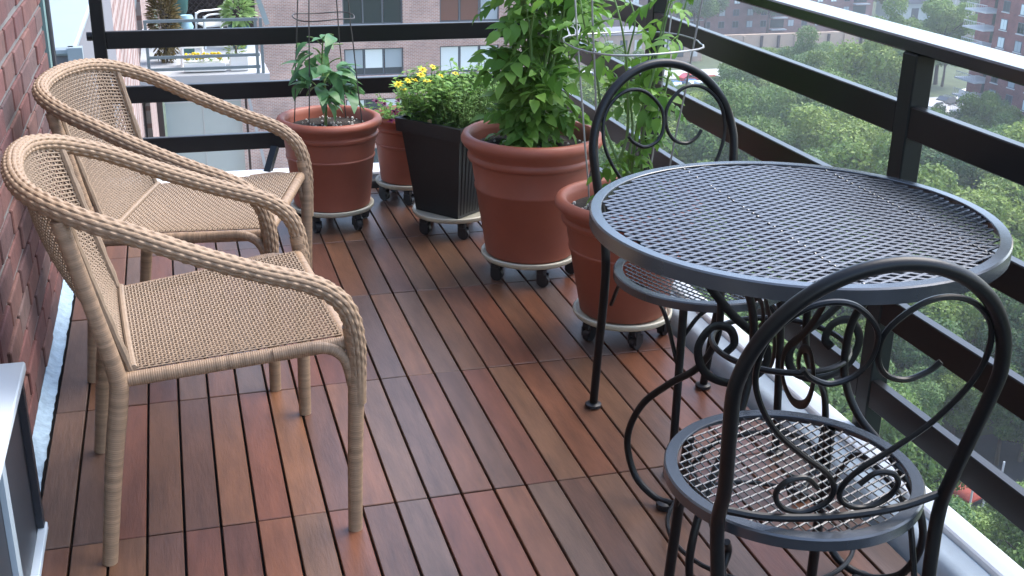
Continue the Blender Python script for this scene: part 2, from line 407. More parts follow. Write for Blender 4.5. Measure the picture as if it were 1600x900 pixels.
# brick wall of the flat: mortar body with single bricks
w = MB(); w.box(-.62, -.4045, -1.2, 4.10, -.2, 2.62)
wall = obj('brick_wall', w, 'mortar', label='weathered red brick wall beside the wicker armchairs', cat='wall')
BL, BH = .200, .0605
b = MB(); b.box(-.04, .0, -BL/2, BL/2, -BH/2, BH/2, bev=.003); bm_full = b.mesh('brick', smooth=False); bm_full.materials.append(MT['brick'])
b = MB(); b.box(-.04, .0, -.0475, .0475, -BH/2, BH/2, bev=.003); bm_half = b.mesh('brick', smooth=False); bm_half.materials.append(MT['brick'])
for r in range(17):
    z = .02 + r*.0745 + BH/2; y = 4.10
    first = True
    while y > 1.15:
        half = first and r % 2; l = .095 if half else BL; first = False
        o = obj('brick', bm_half if half else bm_full, None, wall, loc=(-.3965+random.uniform(-.004, .002), y-l/2, z+random.uniform(-.0015, .0015)))
        o.rotation_euler = (0, 0, random.uniform(-.008, .008)); y -= l+.0145
tr = MB(); tr.box(-.45, -.392, 4.102, 4.165, -.1, 2.62); obj('edge_trim', tr, 'teal', label='narrow teal edge strip at the far end of the brick wall', cat='trim', smooth=False)
tr = MB(); tr.box(-.45, -.383, 4.167, 4.23, -.1, 2.62, bev=.006); obj('drain_pipe', tr, 'acframe', label='dark square downpipe at the far end of the brick wall', cat='pipe', smooth=False)


# ------------------------------------------------------------------ railings
def railing_right():
    t = thing('railing', 'black slatted railing with broad white-lit cap along the open right side', 'railing', (0, 0, 0))
    for y0 in (2.112, 3.532):
        p = MB(); p.box(1.5, 1.548, y0, y0+.052, -.2, .9535, bev=.003); post = obj('post', p, 'post', t, smooth=False)
        q = MB(); q.box(1.4945, 1.4995, y0-.02, y0+.072, -.15, .055); q.ball((1.494, y0-.008, .02), .006); q.ball((1.494, y0+.06, .02), .006); obj('bracket', q, 'post', post, smooth=False)
    segs = [(-1.19, 2.1115), (2.1645, 3.5315), (3.5845, 4.8195)]
    for zt in (.845, .629, .411, .198):
        for a, b_ in segs:
            p = MB(); p.box(1.502, 1.527, a, b_, zt-.07, zt, bev=.0025); obj('rail', p, 'rail', t, smooth=False)
    p = MB(); p.box(1.5, 1.60, -1.19, 4.868, .954, .984, bev=.004); obj('cap', p, 'cap', t, smooth=False)
    return t
railing_right()
def railing_back():
    t = thing('railing', 'black railing with flat horizontal bars across the far end of the balcony', 'railing', (0, 0, 0))
    for x0 in (-.297, 1.5):
        p = MB(); p.box(x0, x0+.048, 4.82, 4.868, -.2, .9535, bev=.003); post = obj('post', p, 'rail' if x0 < 0 else 'post', t, smooth=False)
        if x0 < 0:
            q = MB(); q.tube([(x0-.022, 4.84, .61), (x0-.001, 4.84, .61)], .017, 12); obj('knob', q, 'rail', post)
    for zt in (.845, .629, .411, .198):
        p = MB(); p.box(-.2485, 1.4995, 4.822, 4.847, zt-.068, zt, bev=.0025); obj('rail', p, 'rail', t, smooth=False)
    p = MB(); p.box(-.30, 1.4985, 4.80, 4.868, .954, .984, bev=.004); obj('cap', p, 'cap', t, smooth=False)
    p = MB(); p.bar((.375, 4.81, .14), (.335, 4.76, .045), .03, .02); obj('brace', p, 'rail', t, smooth=False)
    return t
railing_back()

# ------------------------------------------------------------------ low casing at lower left
t = thing('air_conditioner', 'low pale topped casing with dark glass side against the brick wall', 'air conditioner', (0, 0, 0))
m_ = MB(); m_.box(-.3945, -.331, 1.0, 2.246, .372, .392, bev=.003); obj('top_cover', m_, 'acwhite', t, smooth=False)
m_ = MB(); m_.box(-.3945, -.352, 1.0, 2.244, .012, .3715); obj('body', m_, 'acframe', t, smooth=False)
for ya, yb in ((1.02, 1.86), (1.935, 2.17)):
    m_ = MB(); m_.box(-.3515, -.347, ya, yb, .04, .352); pn = obj('panel', m_, 'acgrey', t, smooth=False)
m_ = MB(); m_.box(-.3515, -.3415, 1.895, 1.932, .03, .36); obj('frame_bar', m_, 'acalu', t, smooth=False)
m_ = MB(); m_.box(-.3515, -.338, 2.215, 2.238, .03, .365); obj('frame_bar', m_, 'acframe', t, smooth=False)
m_ = MB(); m_.box(-.3515, -.334, 1.0, 2.244, .010, .028, bev=.002); obj('bottom_track', m_, 'acwhite', t, smooth=False)

# ================================================================== WICKER ARMCHAIRS
def strands(mb, P, nu, nv, amp, r, du=None):
    """woven panel: P(u,v)->(point, normal); nu rows of strands running along v, nv stakes along u"""
    segs = nv*2
    for i in range(nu):
        u = (i+.5)/nu; pts = []
        for k in range(segs+1):
            v = k/segs; p, nn = P(u, v)
            ph = math.sin(math.pi*(v*nv+.5) + math.pi*i)
            pts.append(p + nn*amp*ph)
        mb.tube(pts, r, 4, caps=False, up=None)
    for j in range(nv+1):
        v = j/nv; mb.tube([P(k/10, v)[0] for k in range(11)], r*.8, 4, caps=False)

def make_armchair(label):
    t = thing('wicker_armchair', label, 'armchair', group='wicker armchairs by the brick wall')
    # continuous hoop: front leg, arm, round the back, other arm
    half = [(.262, .286, .30), (.262, .287, .387), (.258, .288, .45), (.243, .289, .505), (.215, .290, .541), (.168, .290, .570), (.074, .290, .604), (-.039, .289, .650), (-.144, .284, .698), (-.212, .270, .725), (-.268, .236, .746), (-.308, .175, .759), (-.328, .09, .765)]
    full = [(x, y, z) for x, y, z in half] + [(-.333, 0, .767)] + [(x, -y, z) for x, y, z in half[::-1]]
    path = catmull(full, 30)
    Ltot = sum((path[i+1]-path[i]).length for i in range(len(path)-1))
    NS = 11
    def braid(th, L):
        s = (th/(2*math.pi)*NS); k = math.floor(s); fr = s-k
        prof = math.sqrt(max(0, 1-(2*fr-1)**2))
        wav = .5+.5*math.cos(2*math.pi*(L/.024 + .5*(k % 2)))
        grp = .5+.5*math.cos(2*math.pi*L/.058)
        edge = min(1, L/.12, (Ltot-L)/.12)
        return edge*(.0038*prof*(.30+.70*wav) + .0005*grp) - .0012
    def rad(tt):
        e = min(tt, 1-tt)*Ltot
        return .0150 + .0030*min(1, max(0, (e-.05)/.18))
    hp = MB(); hp.tube(path, rad, 44, disp=braid); obj('arm_hoop', hp, 'braid', t)
    for sgn in (1, -1):
        l = MB(); l.tube(catmull([(.246, .276*sgn, 0), (.250, .279*sgn, .15), (.256, .282*sgn, .31), (.258, .283*sgn, .40), (.250, .285*sgn, .47)], 6), lambda q: .0150+.003*q, 14); obj('leg', l, 'wrap', t)
        l = MB(); l.tube(catmull([(-.245, .238*sgn, 0), (-.215, .238*sgn, .22), (-.192, .238*sgn, .36), (-.192, .239*sgn, .41), (-.222, .246*sgn, .56), (-.258, .252*sgn, .725)], 8), lambda q: .0150+.0035*math.sin(math.pi*min(1, q*1.3)), 14); obj('leg', l, 'wrap', t)
    # seat frame
    fr_, bk_ = [(.245, -.265, .425), (.245, .265, .425)], [(-.175, -.232, .392), (-.175, .232, .392)]
    for a, b_ in ((fr_[0], fr_[1]), (bk_[0], bk_[1]), (bk_[0], fr_[0]), (bk_[1], fr_[1])):
        q = MB(); q.tube([Vector(a).lerp(Vector(b_), k/14) for k in range(15)], .0145, 12); obj('seat_rail', q, 'wrap', t)
    def Pseat(u, v):
        x = -.168+.406*v; hw = .222+.033*v
        y = -hw+2*hw*u
        z = .399+.033*v - .012*math.sin(math.pi*u)*math.sin(math.pi*v) + .008
        return Vector((x, y, z)), Vector((-.08, 0, 1))
    s = MB(); strands(s, lambda u, v: Pseat(v, u), 60, 42, .0021, .0021)
    st = obj('woven_seat', s, 'weave', t); st['kind'] = 'stuff'
    # backrest panel from seat rail up to the hoop
    def hoop_at(y):
        best = min((p for p in path if p.x < -.15), key=lambda p: abs(p.y-y)); return best
    ys = [(-1+2*k/24)*.245 for k in range(25)]; tops = [hoop_at(y) for y in ys]
    def Pback(u, v):          # u across, v up
        f = u*24; k = min(23, int(f)); fr = f-k
        tp = tops[k].lerp(tops[k+1], fr); bt = Vector((-.18, (-1+2*u)*.225, .402))
        p = bt.lerp(tp - Vector((0, 0, .012)), v); p.x += -.035*math.sin(math.pi*v)*(1-(2*u-1)**2) + .012
        return p, Vector((.97, 0, .25))
    s = MB(); strands(s, Pback, 62, 38, .0020, .0025)
    bk = obj('woven_back', s, 'weave', t); bk['kind'] = 'stuff'
    for u in (.012, .988):
        q = MB(); q.tube([Pback(u, k/16)[0]+Vector((.004, 0, 0)) for k in range(17)], .0085, 8, disp=lambda th, L: .0015*math.sin(L*2*math.pi/.008)); obj('border', q, 'weave', t)
    q = MB(); q.tube([Pback(k/16, .015)[0]+Vector((.01, 0, .004)) for k in range(17)], .007, 8); obj('border', q, 'weave', t)
    # short curved struts under the arms, at the front
    for sgn in (1, -1):
        q = MB(); q.tube(catmull([(.10, .262*sgn, .418), (.19, .272*sgn, .425), (.235, .28*sgn, .40), (.253, .281*sgn, .33)], 6), .012, 10); obj('strut', q, 'wrap', t)
    return t
chair = make_armchair('tan wicker armchair in front, nearest the casing, with its back to the brick wall')
chair.location = (.018, 2.356, 0); chair.rotation_euler = (0, 0, R_(4.3))
c2 = copy_tree(chair); c2['label'] = 'tan wicker armchair behind the other, beside the first terracotta pot, angled towards the viewer'
c2.location = (.020, 3.137, 0); c2.rotation_euler = (0, 0, R_(-15.5))

# ================================================================== BISTRO TABLE AND CHAIRS
def expanded(mb, R, px, py, w, h, zf, ang=0):
    ca, sa = math.cos(ang), math.sin(ang)
    ni = int(R/py)+1; nk = int(R/(px/2))+2
    for i in range(-ni, ni+1):
        run = []
        for k in range(-nk, nk+1):
            x = k*px/2; y = i*py + (-1)**(k+i)*py/2*.86
            if x*x+y*y < R*R: run.append((x, y))
            else:
                if len(run) > 1: _ribbon(mb, run, w, h, zf, ca, sa)
                run = []
        if len(run) > 1: _ribbon(mb, run, w, h, zf, ca, sa)
def _ribbon(mb, run, w, h, zf, ca, sa):
    V = []; F = []
    for j, (x, y) in enumerate(run):
        X, Y = x*ca-y*sa, x*sa+y*ca; ox, oy = -sa*w/2, ca*w/2; z = zf(math.hypot(x, y))
        V += [(X-ox, Y-oy, z-h*.35), (X+ox, Y+oy, z), (X+ox*.9, Y+oy*.9, z-h), (X-ox, Y-oy, z-h*1.3)]
        if j:
            o = (j-1)*4; n = j*4
            F += [(o, o+1, n+1, n), (o+1, o+2, n+2, n+1), (o+2, o+3, n+3, n+2), (o+3, o, n, n+3)]
    mb.add(V, F)
def ring_band(R, w, z, skirt, t=.004):
    m = MB(); m.lathe([(R-w, z-.005), (R-w, z-.0012), (R-w+.0012, z), (R-.0028, z), (R, z-.0028), (R, z-skirt), (R-t, z-skirt), (R-t, z-.007), (R-w+.004, z-.006)], 120, caps=False); return m

TZ, TR, TC = .72, .381, (1.087, 1.835)
t = thing('bistro_table', 'round charcoal metal mesh table with scrolled legs beside the railing', 'table', (*TC, 0))
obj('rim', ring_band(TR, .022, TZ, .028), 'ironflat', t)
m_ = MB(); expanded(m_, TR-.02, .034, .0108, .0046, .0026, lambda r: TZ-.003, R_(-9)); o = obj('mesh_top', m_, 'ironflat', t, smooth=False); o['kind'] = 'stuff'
for off in (-.068, .226):
    hl = math.sqrt((TR-.02)**2-off**2); m_ = MB(); m_.bar((off, -hl, TZ-.0150), (off, hl, TZ-.0150), .012, .010)
    for k in range(34):
        yy = -hl+.01+(2*hl-.02)*k/33+random.uniform(-.003, .003)
        if random.random() < .8: m_.ball((off+random.uniform(-.0012, .0012), yy, TZ-.0028), .0027, 6, 4, (1, 1.6, .7))
    obj('cross_bar', m_, 'ironflat', t)
prof = [(.30, .672), (.20, .640), (.143, .560), (.130, .48), (.138, .415), (.172, .352), (.233, .298), (.295, .228), (.324, .140), (.302, .058), (.255, .021), (.212, .016), (.172, .030), (.150, .060), (.162, .088)]
for k in range(4):
    a = R_(128+90*k); ca, sa = math.cos(a), math.sin(a)
    m_ = MB(); m_.tube(catmull([(r*ca, r*sa, z) for r, z in prof], 8), .0078, 10, up=(-sa, ca, 0)); lg_ = obj('leg', m_, 'iron', t)
    m_ = MB(); m_.lathe([(.017, 0), (.019, .003), (.019, .014), (.014, .017)], 14, .222*ca, .222*sa); obj('foot', m_, 'rubber', lg_)
    # flat scroll between the legs
    a2 = a+R_(45); ca, sa = math.cos(a2), math.sin(a2)
    sp = [(.05, .60), (.15, .56), (.245, .50), (.24, .42), (.165, .395), (.118, .43), (.135, .485), (.175, .487), (.182, .46)]
    SC = [(.20, .675), (.165, .60), (.10, .52), (.03, .455), (.03, .40), (.085, .375), (.145, .40), (.165, .455), (.14, .498), (.105, .492), (.093, .462), (.108, .442)]
    m_ = MB(); m_.tube(catmull([(q_*ca, q_*sa, z_) for q_, z_ in SC], 8), .0085, 8, squash=(1.0, .28), up=(-sa, ca, 0.001)); obj('scroll', m_, 'iron', t)
m_ = MB(); m_.tube([(.131*math.cos(2*math.pi*k/40), .131*math.sin(2*math.pi*k/40), .455) for k in range(40)], .006, 8, closed=True); obj('collar_ring', m_, 'iron', t)
m_ = MB(); m_.tube([(.19*math.cos(2*math.pi*k/40), .19*math.sin(2*math.pi*k/40), .012+.02) for k in range(40)], .005, 8, closed=True); obj('base_ring', m_, 'iron', t)

SR, SZ = .206, .425
def make_bistro(label, loc, rot):        # local +y is the sitter's front
    t = thing('bistro_chair', label, 'chair', loc, rot, 'iron bistro chairs at the mesh table')
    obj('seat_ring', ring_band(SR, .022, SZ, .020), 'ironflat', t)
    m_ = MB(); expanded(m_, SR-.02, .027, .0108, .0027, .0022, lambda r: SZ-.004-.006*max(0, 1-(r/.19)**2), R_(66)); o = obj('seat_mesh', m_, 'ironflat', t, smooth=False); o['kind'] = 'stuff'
    lean = lambda z: -.150 - .10*max(0, (z-.42))/.44        # y of the back at height z
    up_ = [(.163, -.205, 0), (.166, -.185, .16), (.171, -.158, .34), (.176, -.150, .43)]
    arch = []
    for k in range(0, 19):
        th = math.pi*k/18; x = .193*math.cos(th); z = .668+.200*math.sin(th); arch.append((x, lean(z), z))
    side = [(.177, lean(.50), .50), (.187, lean(.60), .60)]
    full = up_ + side + arch + [(-x, y, z) for x, y, z in side[::-1]] + [(-x, y, z) for x, y, z in up_[::-1]]
    m_ = MB(); m_.tube(catmull(full, 5), .0108, 14); fr = obj('back_frame', m_, 'iron', t)
    for sgn in (1, -1):
        m_ = MB(); m_.lathe([(.016, 0), (.021, .003), (.021, .010), (.013, .014)], 16, .163*sgn, -.205); obj('foot', m_, 'rubber', fr)
        m_ = MB(); m_.tube(catmull([(.128*sgn, .142, SZ-.012), (.134*sgn, .152, .25), (.142*sgn, .166, .005)], 6), .0095, 12); l = obj('leg', m_, 'iron', t)
        m_ = MB(); m_.lathe([(.016, 0), (.020, .003), (.020, .010), (.012, .014)], 16, .142*sgn, .166); obj('foot', m_, 'rubber', l)
        # scrolls of the back (half heart)
        S = [(-.100, .706), (-.085, .690), (-.055, .678), (-.022, .690), (-.004, .722), (-.008, .765), (-.045, .803), (-.085, .812), (-.125, .798), (-.158, .760), (-.166, .705), (-.152, .655), (-.118, .600), (-.070, .553), (-.025, .515), (-.006, .483), (-.012, .456), (-.045, .440), (-.080, .452), (-.095, .480), (-.083, .503), (-.055, .508), (-.033, .488)]
        m_ = MB(); m_.tube(catmull([(x*sgn, lean(z)+.004, z) for x, z in S], 7), .0045, 8); obj('scroll', m_, 'iron', t)
        # arched brace below the seat
        m_ = MB(); m_.tube(catmull([(.150*sgn, -.16, .30), (.160*sgn, -.09, .385), (.155*sgn, 0, .405), (.150*sgn, .09, .385), (.137*sgn, .150, .27)], 7), .005, 8); obj('brace', m_, 'iron', t)
    m_ = MB(); m_.tube(catmull([(-.174, -.150, .455), (-.10, -.158, .440), (0, -.163, .436), (.10, -.158, .440), (.174, -.150, .455)], 8), .0065, 8); obj('back_bar', m_, 'iron', t)
    m_ = MB(); m_.tube(catmull([(-.131, .145, .33), (-.08, .15, .392), (0, .155, .405), (.08, .15, .392), (.131, .145, .33)], 7), .005, 8); obj('brace', m_, 'iron', t)
    return t
make_bistro('black wrought iron bistro chair nearest the viewer, its back turned to us', (.904, 1.446, 0), R_(-7))
make_bistro('black wrought iron bistro chair on the far side of the mesh table', (1.146, 2.318, 0), R_(180+6))

# ================================================================== POTS, DOLLIES, PLANTS
def pot_profile(rb, rt, h):
    r = lambda q: rb + (rt*.93-rb)*q
    P = [(0, 0), (rb-.006, 0), (rb, .005), (r(.54), .54*h), (r(.55)+.003, .55*h), (r(.57)+.003, .572*h), (r(.58), .582*h), (r(.77), .77*h), (r(.785)+.008, .782*h), (r(.80)+.011, .80*h), (r(.82)+.010, .822*h), (r(.84)+.003, .84*h), (r(.86)+.004, .865*h),
         (rt-.004, .905*h), (rt+.003, .93*h), (rt+.004, .955*h), (rt-.001, .985*h), (rt-.010, 1.0*h), (rt-.020, .998*h), (rt-.027, .98*h), (rt-.032, .93*h), (rt-.042, .78*h)]
    return P
def soil_mesh(R, z):
    m = MB(); n = 40; V = [(0, 0, z)]; F = []
    for i in range(1, 9):
        for k in range(n):
            a = 2*math.pi*k/n; rr = R*i/8; V.append((rr*math.cos(a), rr*math.sin(a), z+random.uniform(-.006, .006)*(i < 8)))
    for k in range(n): F.append((0, 1+k, 1+(k+1) % n))
    for i in range(7):
        for k in range(n): F.append((1+i*n+k, 1+(i+1)*n+k, 1+(i+1)*n+(k+1) % n, 1+i*n+(k+1) % n))
    return m.add(V, F)
def make_pot(label, x, y, rb, rt, h, z=.078):
    t = thing('plant_pot', label, 'pot', (x, y, z))
    m_ = MB(); m_.lathe(pot_profile(rb, rt, h), 64); obj('pot_body', m_, 'terra', t)
    so = obj('soil', soil_mesh(rt-.036, .875*h), 'soil', t)
    m_ = MB()
    for _ in range(60):
        a, q = random.uniform(0, 6.283), (rt-.045)*math.sqrt(random.random()); m_.ball((q*math.cos(a), q*math.sin(a), .875*h+.006), random.uniform(.002, .006), 5, 3)
    p = obj('soil_crumbs', m_, 'perlite', so); p['kind'] = 'stuff'
    return t
def make_dolly(label, x, y, r, rot=0):
    t = thing('plant_dolly', label, 'dolly', (x, y, 0), rot)
    m_ = MB(); m_.lathe([(0, .062), (r-.012, .060), (r-.002, .064), (r+.004, .072), (r+.004, .080), (r, .083), (r-.006, .081), (r-.010, .076), (0, .0755)], 56); obj('tray', m_, 'cream', t)
    for k in range(5):
        a = 2*math.pi*k/5; cx, cy = (r-.022)*math.cos(a), (r-.022)*math.sin(a)
        m_ = MB(); m_.box(cx-.014, cx+.014, cy-.014, cy+.014, .040, .0605, bev=.004); m_.box(cx-.015, cx-.010, cy-.02, cy+.012, .018, .045); m_.box(cx+.010, cx+.015, cy-.02, cy+.012, .018, .045)
        cs = obj('caster', m_, 'rubber', t, smooth=False)
        m_ = MB(); m_.tube([(cx-.009, cy-.006, .0205), (cx+.009, cy-.006, .0205)], .0205, 18); obj('wheel', m_, 'rubber', cs)
    return t
A_, D_, E_, B_, C_ = (.525, 4.175), (1.088, 3.492), (1.205, 2.935), (.862, 4.43), (.950, 4.005)
make_dolly('cream wheeled dolly under the terracotta pot of the pepper plant', *A_, .150, .3)
make_dolly('white wheeled dolly under the largest terracotta pot', *D_, .158, .95)
make_dolly('cream wheeled dolly under the terracotta pot half hidden by the table', *E_, .142, 2.15)
make_dolly('cream wheeled dolly under the small terracotta pot in the back corner', *B_, .125, .75)
make_dolly('cream wheeled dolly under the square black planter', *C_, .150, .95)
make_pot('terracotta pot with rolled rim behind the wicker armchairs, holding the pepper plant', *A_, .140, .188, .330)
make_pot('largest terracotta pot, with a tall tomato plant, in the row by the railing', *D_, .146, .226, .405)
make_pot('terracotta pot partly hidden behind the left edge of the mesh table', *E_, .126, .205, .345)
make_pot('small terracotta pot in the far corner between the other pot and the black planter', *B_, .108, .145, .270)

# square black planter, turned with one edge towards us
PZ, PH = .078, .345
pa = R_(38); t = thing('square_planter', 'tapered square black plastic planter with ribbed sides among the terracotta pots', 'planter', (*C_, PZ), pa)
def square_ring(s0, s1, z0, z1, m):
    V = [(sx*s, sy*s, z) for s, z in ((s0, z0), (s1, z1)) for sx, sy in ((-1, -1), (1, -1), (1, 1), (-1, 1))]
    m.add(V, [(0, 1, 5, 4), (1, 2, 6, 5), (2, 3, 7, 6), (3, 0, 4, 7)])
m_ = MB(); square_ring(.098, .132, 0, .295, m_); square_ring(.132, .146, .295, .297, m_); square_ring(.146, .150, .297, PH, m_); square_ring(.150, .136, PH, PH+.001, m_); square_ring(.136, .128, PH, .27, m_)
m_.add([(sx*.098, sy*.098, 0) for sx, sy in ((-1, -1), (1, -1), (1, 1), (-1, 1))], [(3, 2, 1, 0)]); obj('planter_body', m_, 'blackplastic', t, smooth=False)
for side in (1, 3):
    ca, sa = math.cos(side*math.pi/2), math.sin(side*math.pi/2)
    m_ = MB()
    for k in range(11):
        q = -.085+.017*k
        a = Vector((.0985, q, .012)); b_ = Vector((.1315, q*1.32, .290))
        f = lambda v: Vector((v.x*ca-v.y*sa, v.x*sa+v.y*ca, v.z))
        m_.bar(f(a), f(b_), .005, .005)
    o = obj('ribs', m_, 'blackplastic', t, smooth=False); o['kind'] = 'stuff'
m_ = MB(); n = 12; V = []; F = []
for i in range(n+1):
    for j in range(n+1): V.append((-.128+.256*i/n, -.128+.256*j/n, .285+random.uniform(-.006, .006)))
for i in range(n):
    for j in range(n): F.append((i*(n+1)+j, (i+1)*(n+1)+j, (i+1)*(n+1)+j+1, i*(n+1)+j+1))
m_.add(V, F); obj('soil', m_, 'soil', t)

# ---- leaves
def leaf_geo(m, base, d, nrm, L, W, droop=.35, fold=.25, n=5, tip=1.0):
    d = Vector(d).normalized(); nrm = Vector(nrm); side = d.cross(nrm).normalized(); nrm = side.cross(d).normalized()
    V = []; F = []; base = Vector(base)
    for i in range(n+1):
        s = i/n; w = W*(math.sin(math.pi*(s**.75))**.9 if 0 < s < 1 else 0)*(1 if s < .6 else tip)
        c = base + d*L*s*(1-.25*droop*s) - nrm*L*droop*s*s*.8
        V += [c-side*w*.5+nrm*fold*w*.35, c, c+side*w*.5+nrm*fold*w*.35]
    for i in range(n):
        for j in range(2): F.append((i*3+j, i*3+j+1, (i+1)*3+j+1, (i+1)*3+j))
    m.add(V, F)
def simple_leaf(L, W, droop, fold): m = MB(); leaf_geo(m, (0, 0, 0), (1, 0, 0), (0, 0, 1), L, W, droop, fold, 6); return m
def compound_leaf(L, seed):
    rd = random.Random(seed); m = MB(); dr = rd.uniform(.25, .6)
    P = lambda s: Vector((L*s*(1-.2*dr*s), 0, -L*dr*s*s*.7))
    m.tube([P(k/6) for k in range(7)], lambda q: .0022*(1-.6*q), 4, caps=False)
    for s, w in ((.32, .42), (.55, .5), (.78, .45)):
        for sg in (1, -1):
            l = L*w*rd.uniform(.8, 1.15); a = rd.uniform(.75, 1.15)*sg
            leaf_geo(m, P(s+rd.uniform(-.03, .03)), (math.cos(a), math.sin(a), rd.uniform(-.35, .1)), (rd.uniform(-.2, .2), rd.uniform(-.2, .2), 1), l, l*.50, rd.uniform(.2, .7), .3, 4)
    leaf_geo(m, P(.97), (1, 0, -.3), (0, 0, 1), L*.45, L*.24, .5, .3, 4)
    return m
def place(o, p, d, roll=0):
    d = Vector(d).normalized(); q = d.to_track_quat('X', 'Z'); o.location = p
    o.rotation_mode = 'QUATERNION'; from mathutils import Quaternion
    o.rotation_quaternion = q @ Quaternion((1, 0, 0), roll)

PEP = []
for k in range(4):
    me = simple_leaf(.105, .052, random.uniform(.35, .85), random.uniform(.15, .4)).mesh('leaf'); me.materials.append(MT['pepper']); PEP.append(me)
t = thing('pepper_plant', 'young pepper plant with drooping broad leaves inside a dark wire cage', 'plant', (A_[0]-.015, A_[1]-.01, .365))
m_ = MB(); m_.tube(catmull([(0, 0, 0), (.006, .004, .12), (-.004, .0, .22), (.004, -.004, .33)], 6), lambda q: .0055*(1-.6*q), 7)
tips = []
for k in range(11):
    z0 = .10+.022*k; a = k*2.4; r = random.uniform(.065, .12)*(1-.35*k/11)
    p1 = Vector((r*math.cos(a), r*math.sin(a), z0+random.uniform(.02, .07))); m_.tube(catmull([(0, 0, z0), p1*.5+Vector((0, 0, z0*.5+.01)), p1], 4), .0022, 5); tips.append((p1, a))
obj('stem', m_, 'stem', t)
for p1, a in tips:
    for j in range(7):
        aa = a+random.uniform(-1.3, 1.3); o = obj('leaf', random.choice(PEP), None, t)
        s = random.uniform(.55, 1.05); o.scale = (s, s, s); place(o, p1*random.uniform(.5, 1)+Vector((0, 0, p1.z*0)), (math.cos(aa), math.sin(aa), random.uniform(-.6, .5)), random.uniform(-.5, .5))
for j in range(5):
    aa = j*1.3; o = obj('leaf', PEP[j % 4], None, t); o.scale = (.62,)*3; place(o, (.004, -.004, .32), (math.cos(aa), math.sin(aa), random.uniform(0, .5)), 0)
def make_cage(name, label, x, y, z0, z1, r0, r1, rings, n, mname, rad=.0022, ph=0):
    t = thing(name, label, 'plant cage', (x, y, z0))
    for k in range(n):
        a = 2*math.pi*k/n+ph; pts = []
        for i in range(9):
            q = i/8; r = r0+(r1-r0)*q+random.uniform(-.002, .002); pts.append((r*math.cos(a), r*math.sin(a), (z1-z0)*q))
        m_ = MB(); m_.tube(pts, rad, 6); obj('wire', m_, mname, t)
    for q in rings:
        r = r0+(r1-r0)*q+rad*1.6; m_ = MB(); m_.tube([(r*math.cos(2*math.pi*k/44)*(1+.02*math.sin(3*k)), r*math.sin(2*math.pi*k/44), (z1-z0)*q+.004*math.sin(k*.4)) for k in range(44)], rad, 6, closed=True); obj('ring', m_, mname, t)
make_cage('wire_cage', 'thin dark wire cage standing in the pot of the pepper plant', A_[0]-.005, A_[1], .34, .98,   .142, .085, (.66, .97), 4, 'wiredark', .0022, .95)
make_cage('wire_cage', 'silvery wire tomato cage with a wide ring rising from the half hidden pot', E_[0]-.012, E_[1], .35, 1.15, .115, .225, (.63, .99), 4, 'wire', .0026, .62)

TOM = []
for k in range(8):
    me = compound_leaf(.17, 100+k).mesh('leaf'); me.materials.append(MT['tomato']); TOM.append(me)
def tomato(label, x, y, z, stems, H, rad, nleaf, smin, smax, fruits=(), zmin=.06, lean=(0, 0)):
    t = thing('tomato_plant', label, 'plant', (x, y, z)); m_ = MB(); paths = []
    for k in range(stems):
        a = 2.4*k+.5; r = rad*random.uniform(.35, .8)
        pts = [(0.02*math.cos(a), .02*math.sin(a), 0)]
        for i in range(1, 6):
            q = i/5; pts.append((r*q*math.cos(a)+random.uniform(-.02, .02)+lean[0]*q, r*q*math.sin(a)+random.uniform(-.02, .02)+lean[1]*q, H*q*random.uniform(.9, 1.05)))
        pth = catmull(pts, 5); m_.tube(pth, lambda q: .0055*(1-.65*q), 6); paths.append(pth)
    obj('stem', m_, 'stem', t)
    for k in range(nleaf):
        pth = paths[k % stems]; q = random.uniform(.1, 1.0); p = pth[int(q*(len(pth)-1))]
        if p.z < zmin: p = pth[len(pth)//2]
        a = random.uniform(0, 6.283); s = random.uniform(smin, smax)
        o = obj('leaf', random.choice(TOM), None, t); o.scale = (s, s, s)
        place(o, p, (math.cos(a), math.sin(a), random.uniform(-.55, .55)), random.uniform(-.7, .7))
    for f in fruits:
        m_ = MB(); m_.ball((0, 0, 0), .022, 14, 10, (1, 1, .9)); o = obj('fruit', m_, 'tomfruit', t, loc=f)
    return t
tomato('tall bushy tomato plant with green fruit filling the largest terracotta pot', D_[0], D_[1],   .425, 13, .86, .31, 298, .44, .92, fruits=((-.02, -.06, .26), (.06, -.05, .22)), lean=(.07, .02))
tomato('sparse young tomato plant growing through the silvery wire cage', E_[0], E_[1], .375, 6, .66, .22, 60, .40, .80, zmin=.10)

# mixed planting of the black planter
def clump(label, name, x, y, z, n, h0, h1, spread, mleaf, leafL, leafW, per, sq):
    t = thing(name, label, 'plant', (x, y, z)); st = MB(); lf = MB()
    for k in range(n):
        a, q = random.uniform(0, 6.283), math.sqrt(random.random()); bx, by = sq*q*math.cos(a), sq*q*math.sin(a)
        h = random.uniform(h0, h1); tx, ty = bx*(1+spread)+random.uniform(-.02, .02), by*(1+spread)+random.uniform(-.02, .02)
        pth = catmull([(bx, by, 0), ((bx+tx)/2, (by+ty)/2, h*.55), (tx, ty, h)], 4); st.tube(pth, .0013, 3, caps=False)
        for j in range(per):
            p = pth[min(len(pth)-1, int(random.uniform(.2, 1)*len(pth)))]; aa = random.uniform(0, 6.283)
            leaf_geo(lf, p, (math.cos(aa), math.sin(aa), random.uniform(-.1, .9)), (random.uniform(-.4, .4), random.uniform(-.4, .4), 1), leafL*random.uniform(.6, 1.3), leafW, .3, .2, 2)
    s = obj('stems', st, 'stem', t); s['kind'] = 'stuff'; l = obj('foliage', lf, mleaf, t); l['kind'] = 'stuff'
    return t
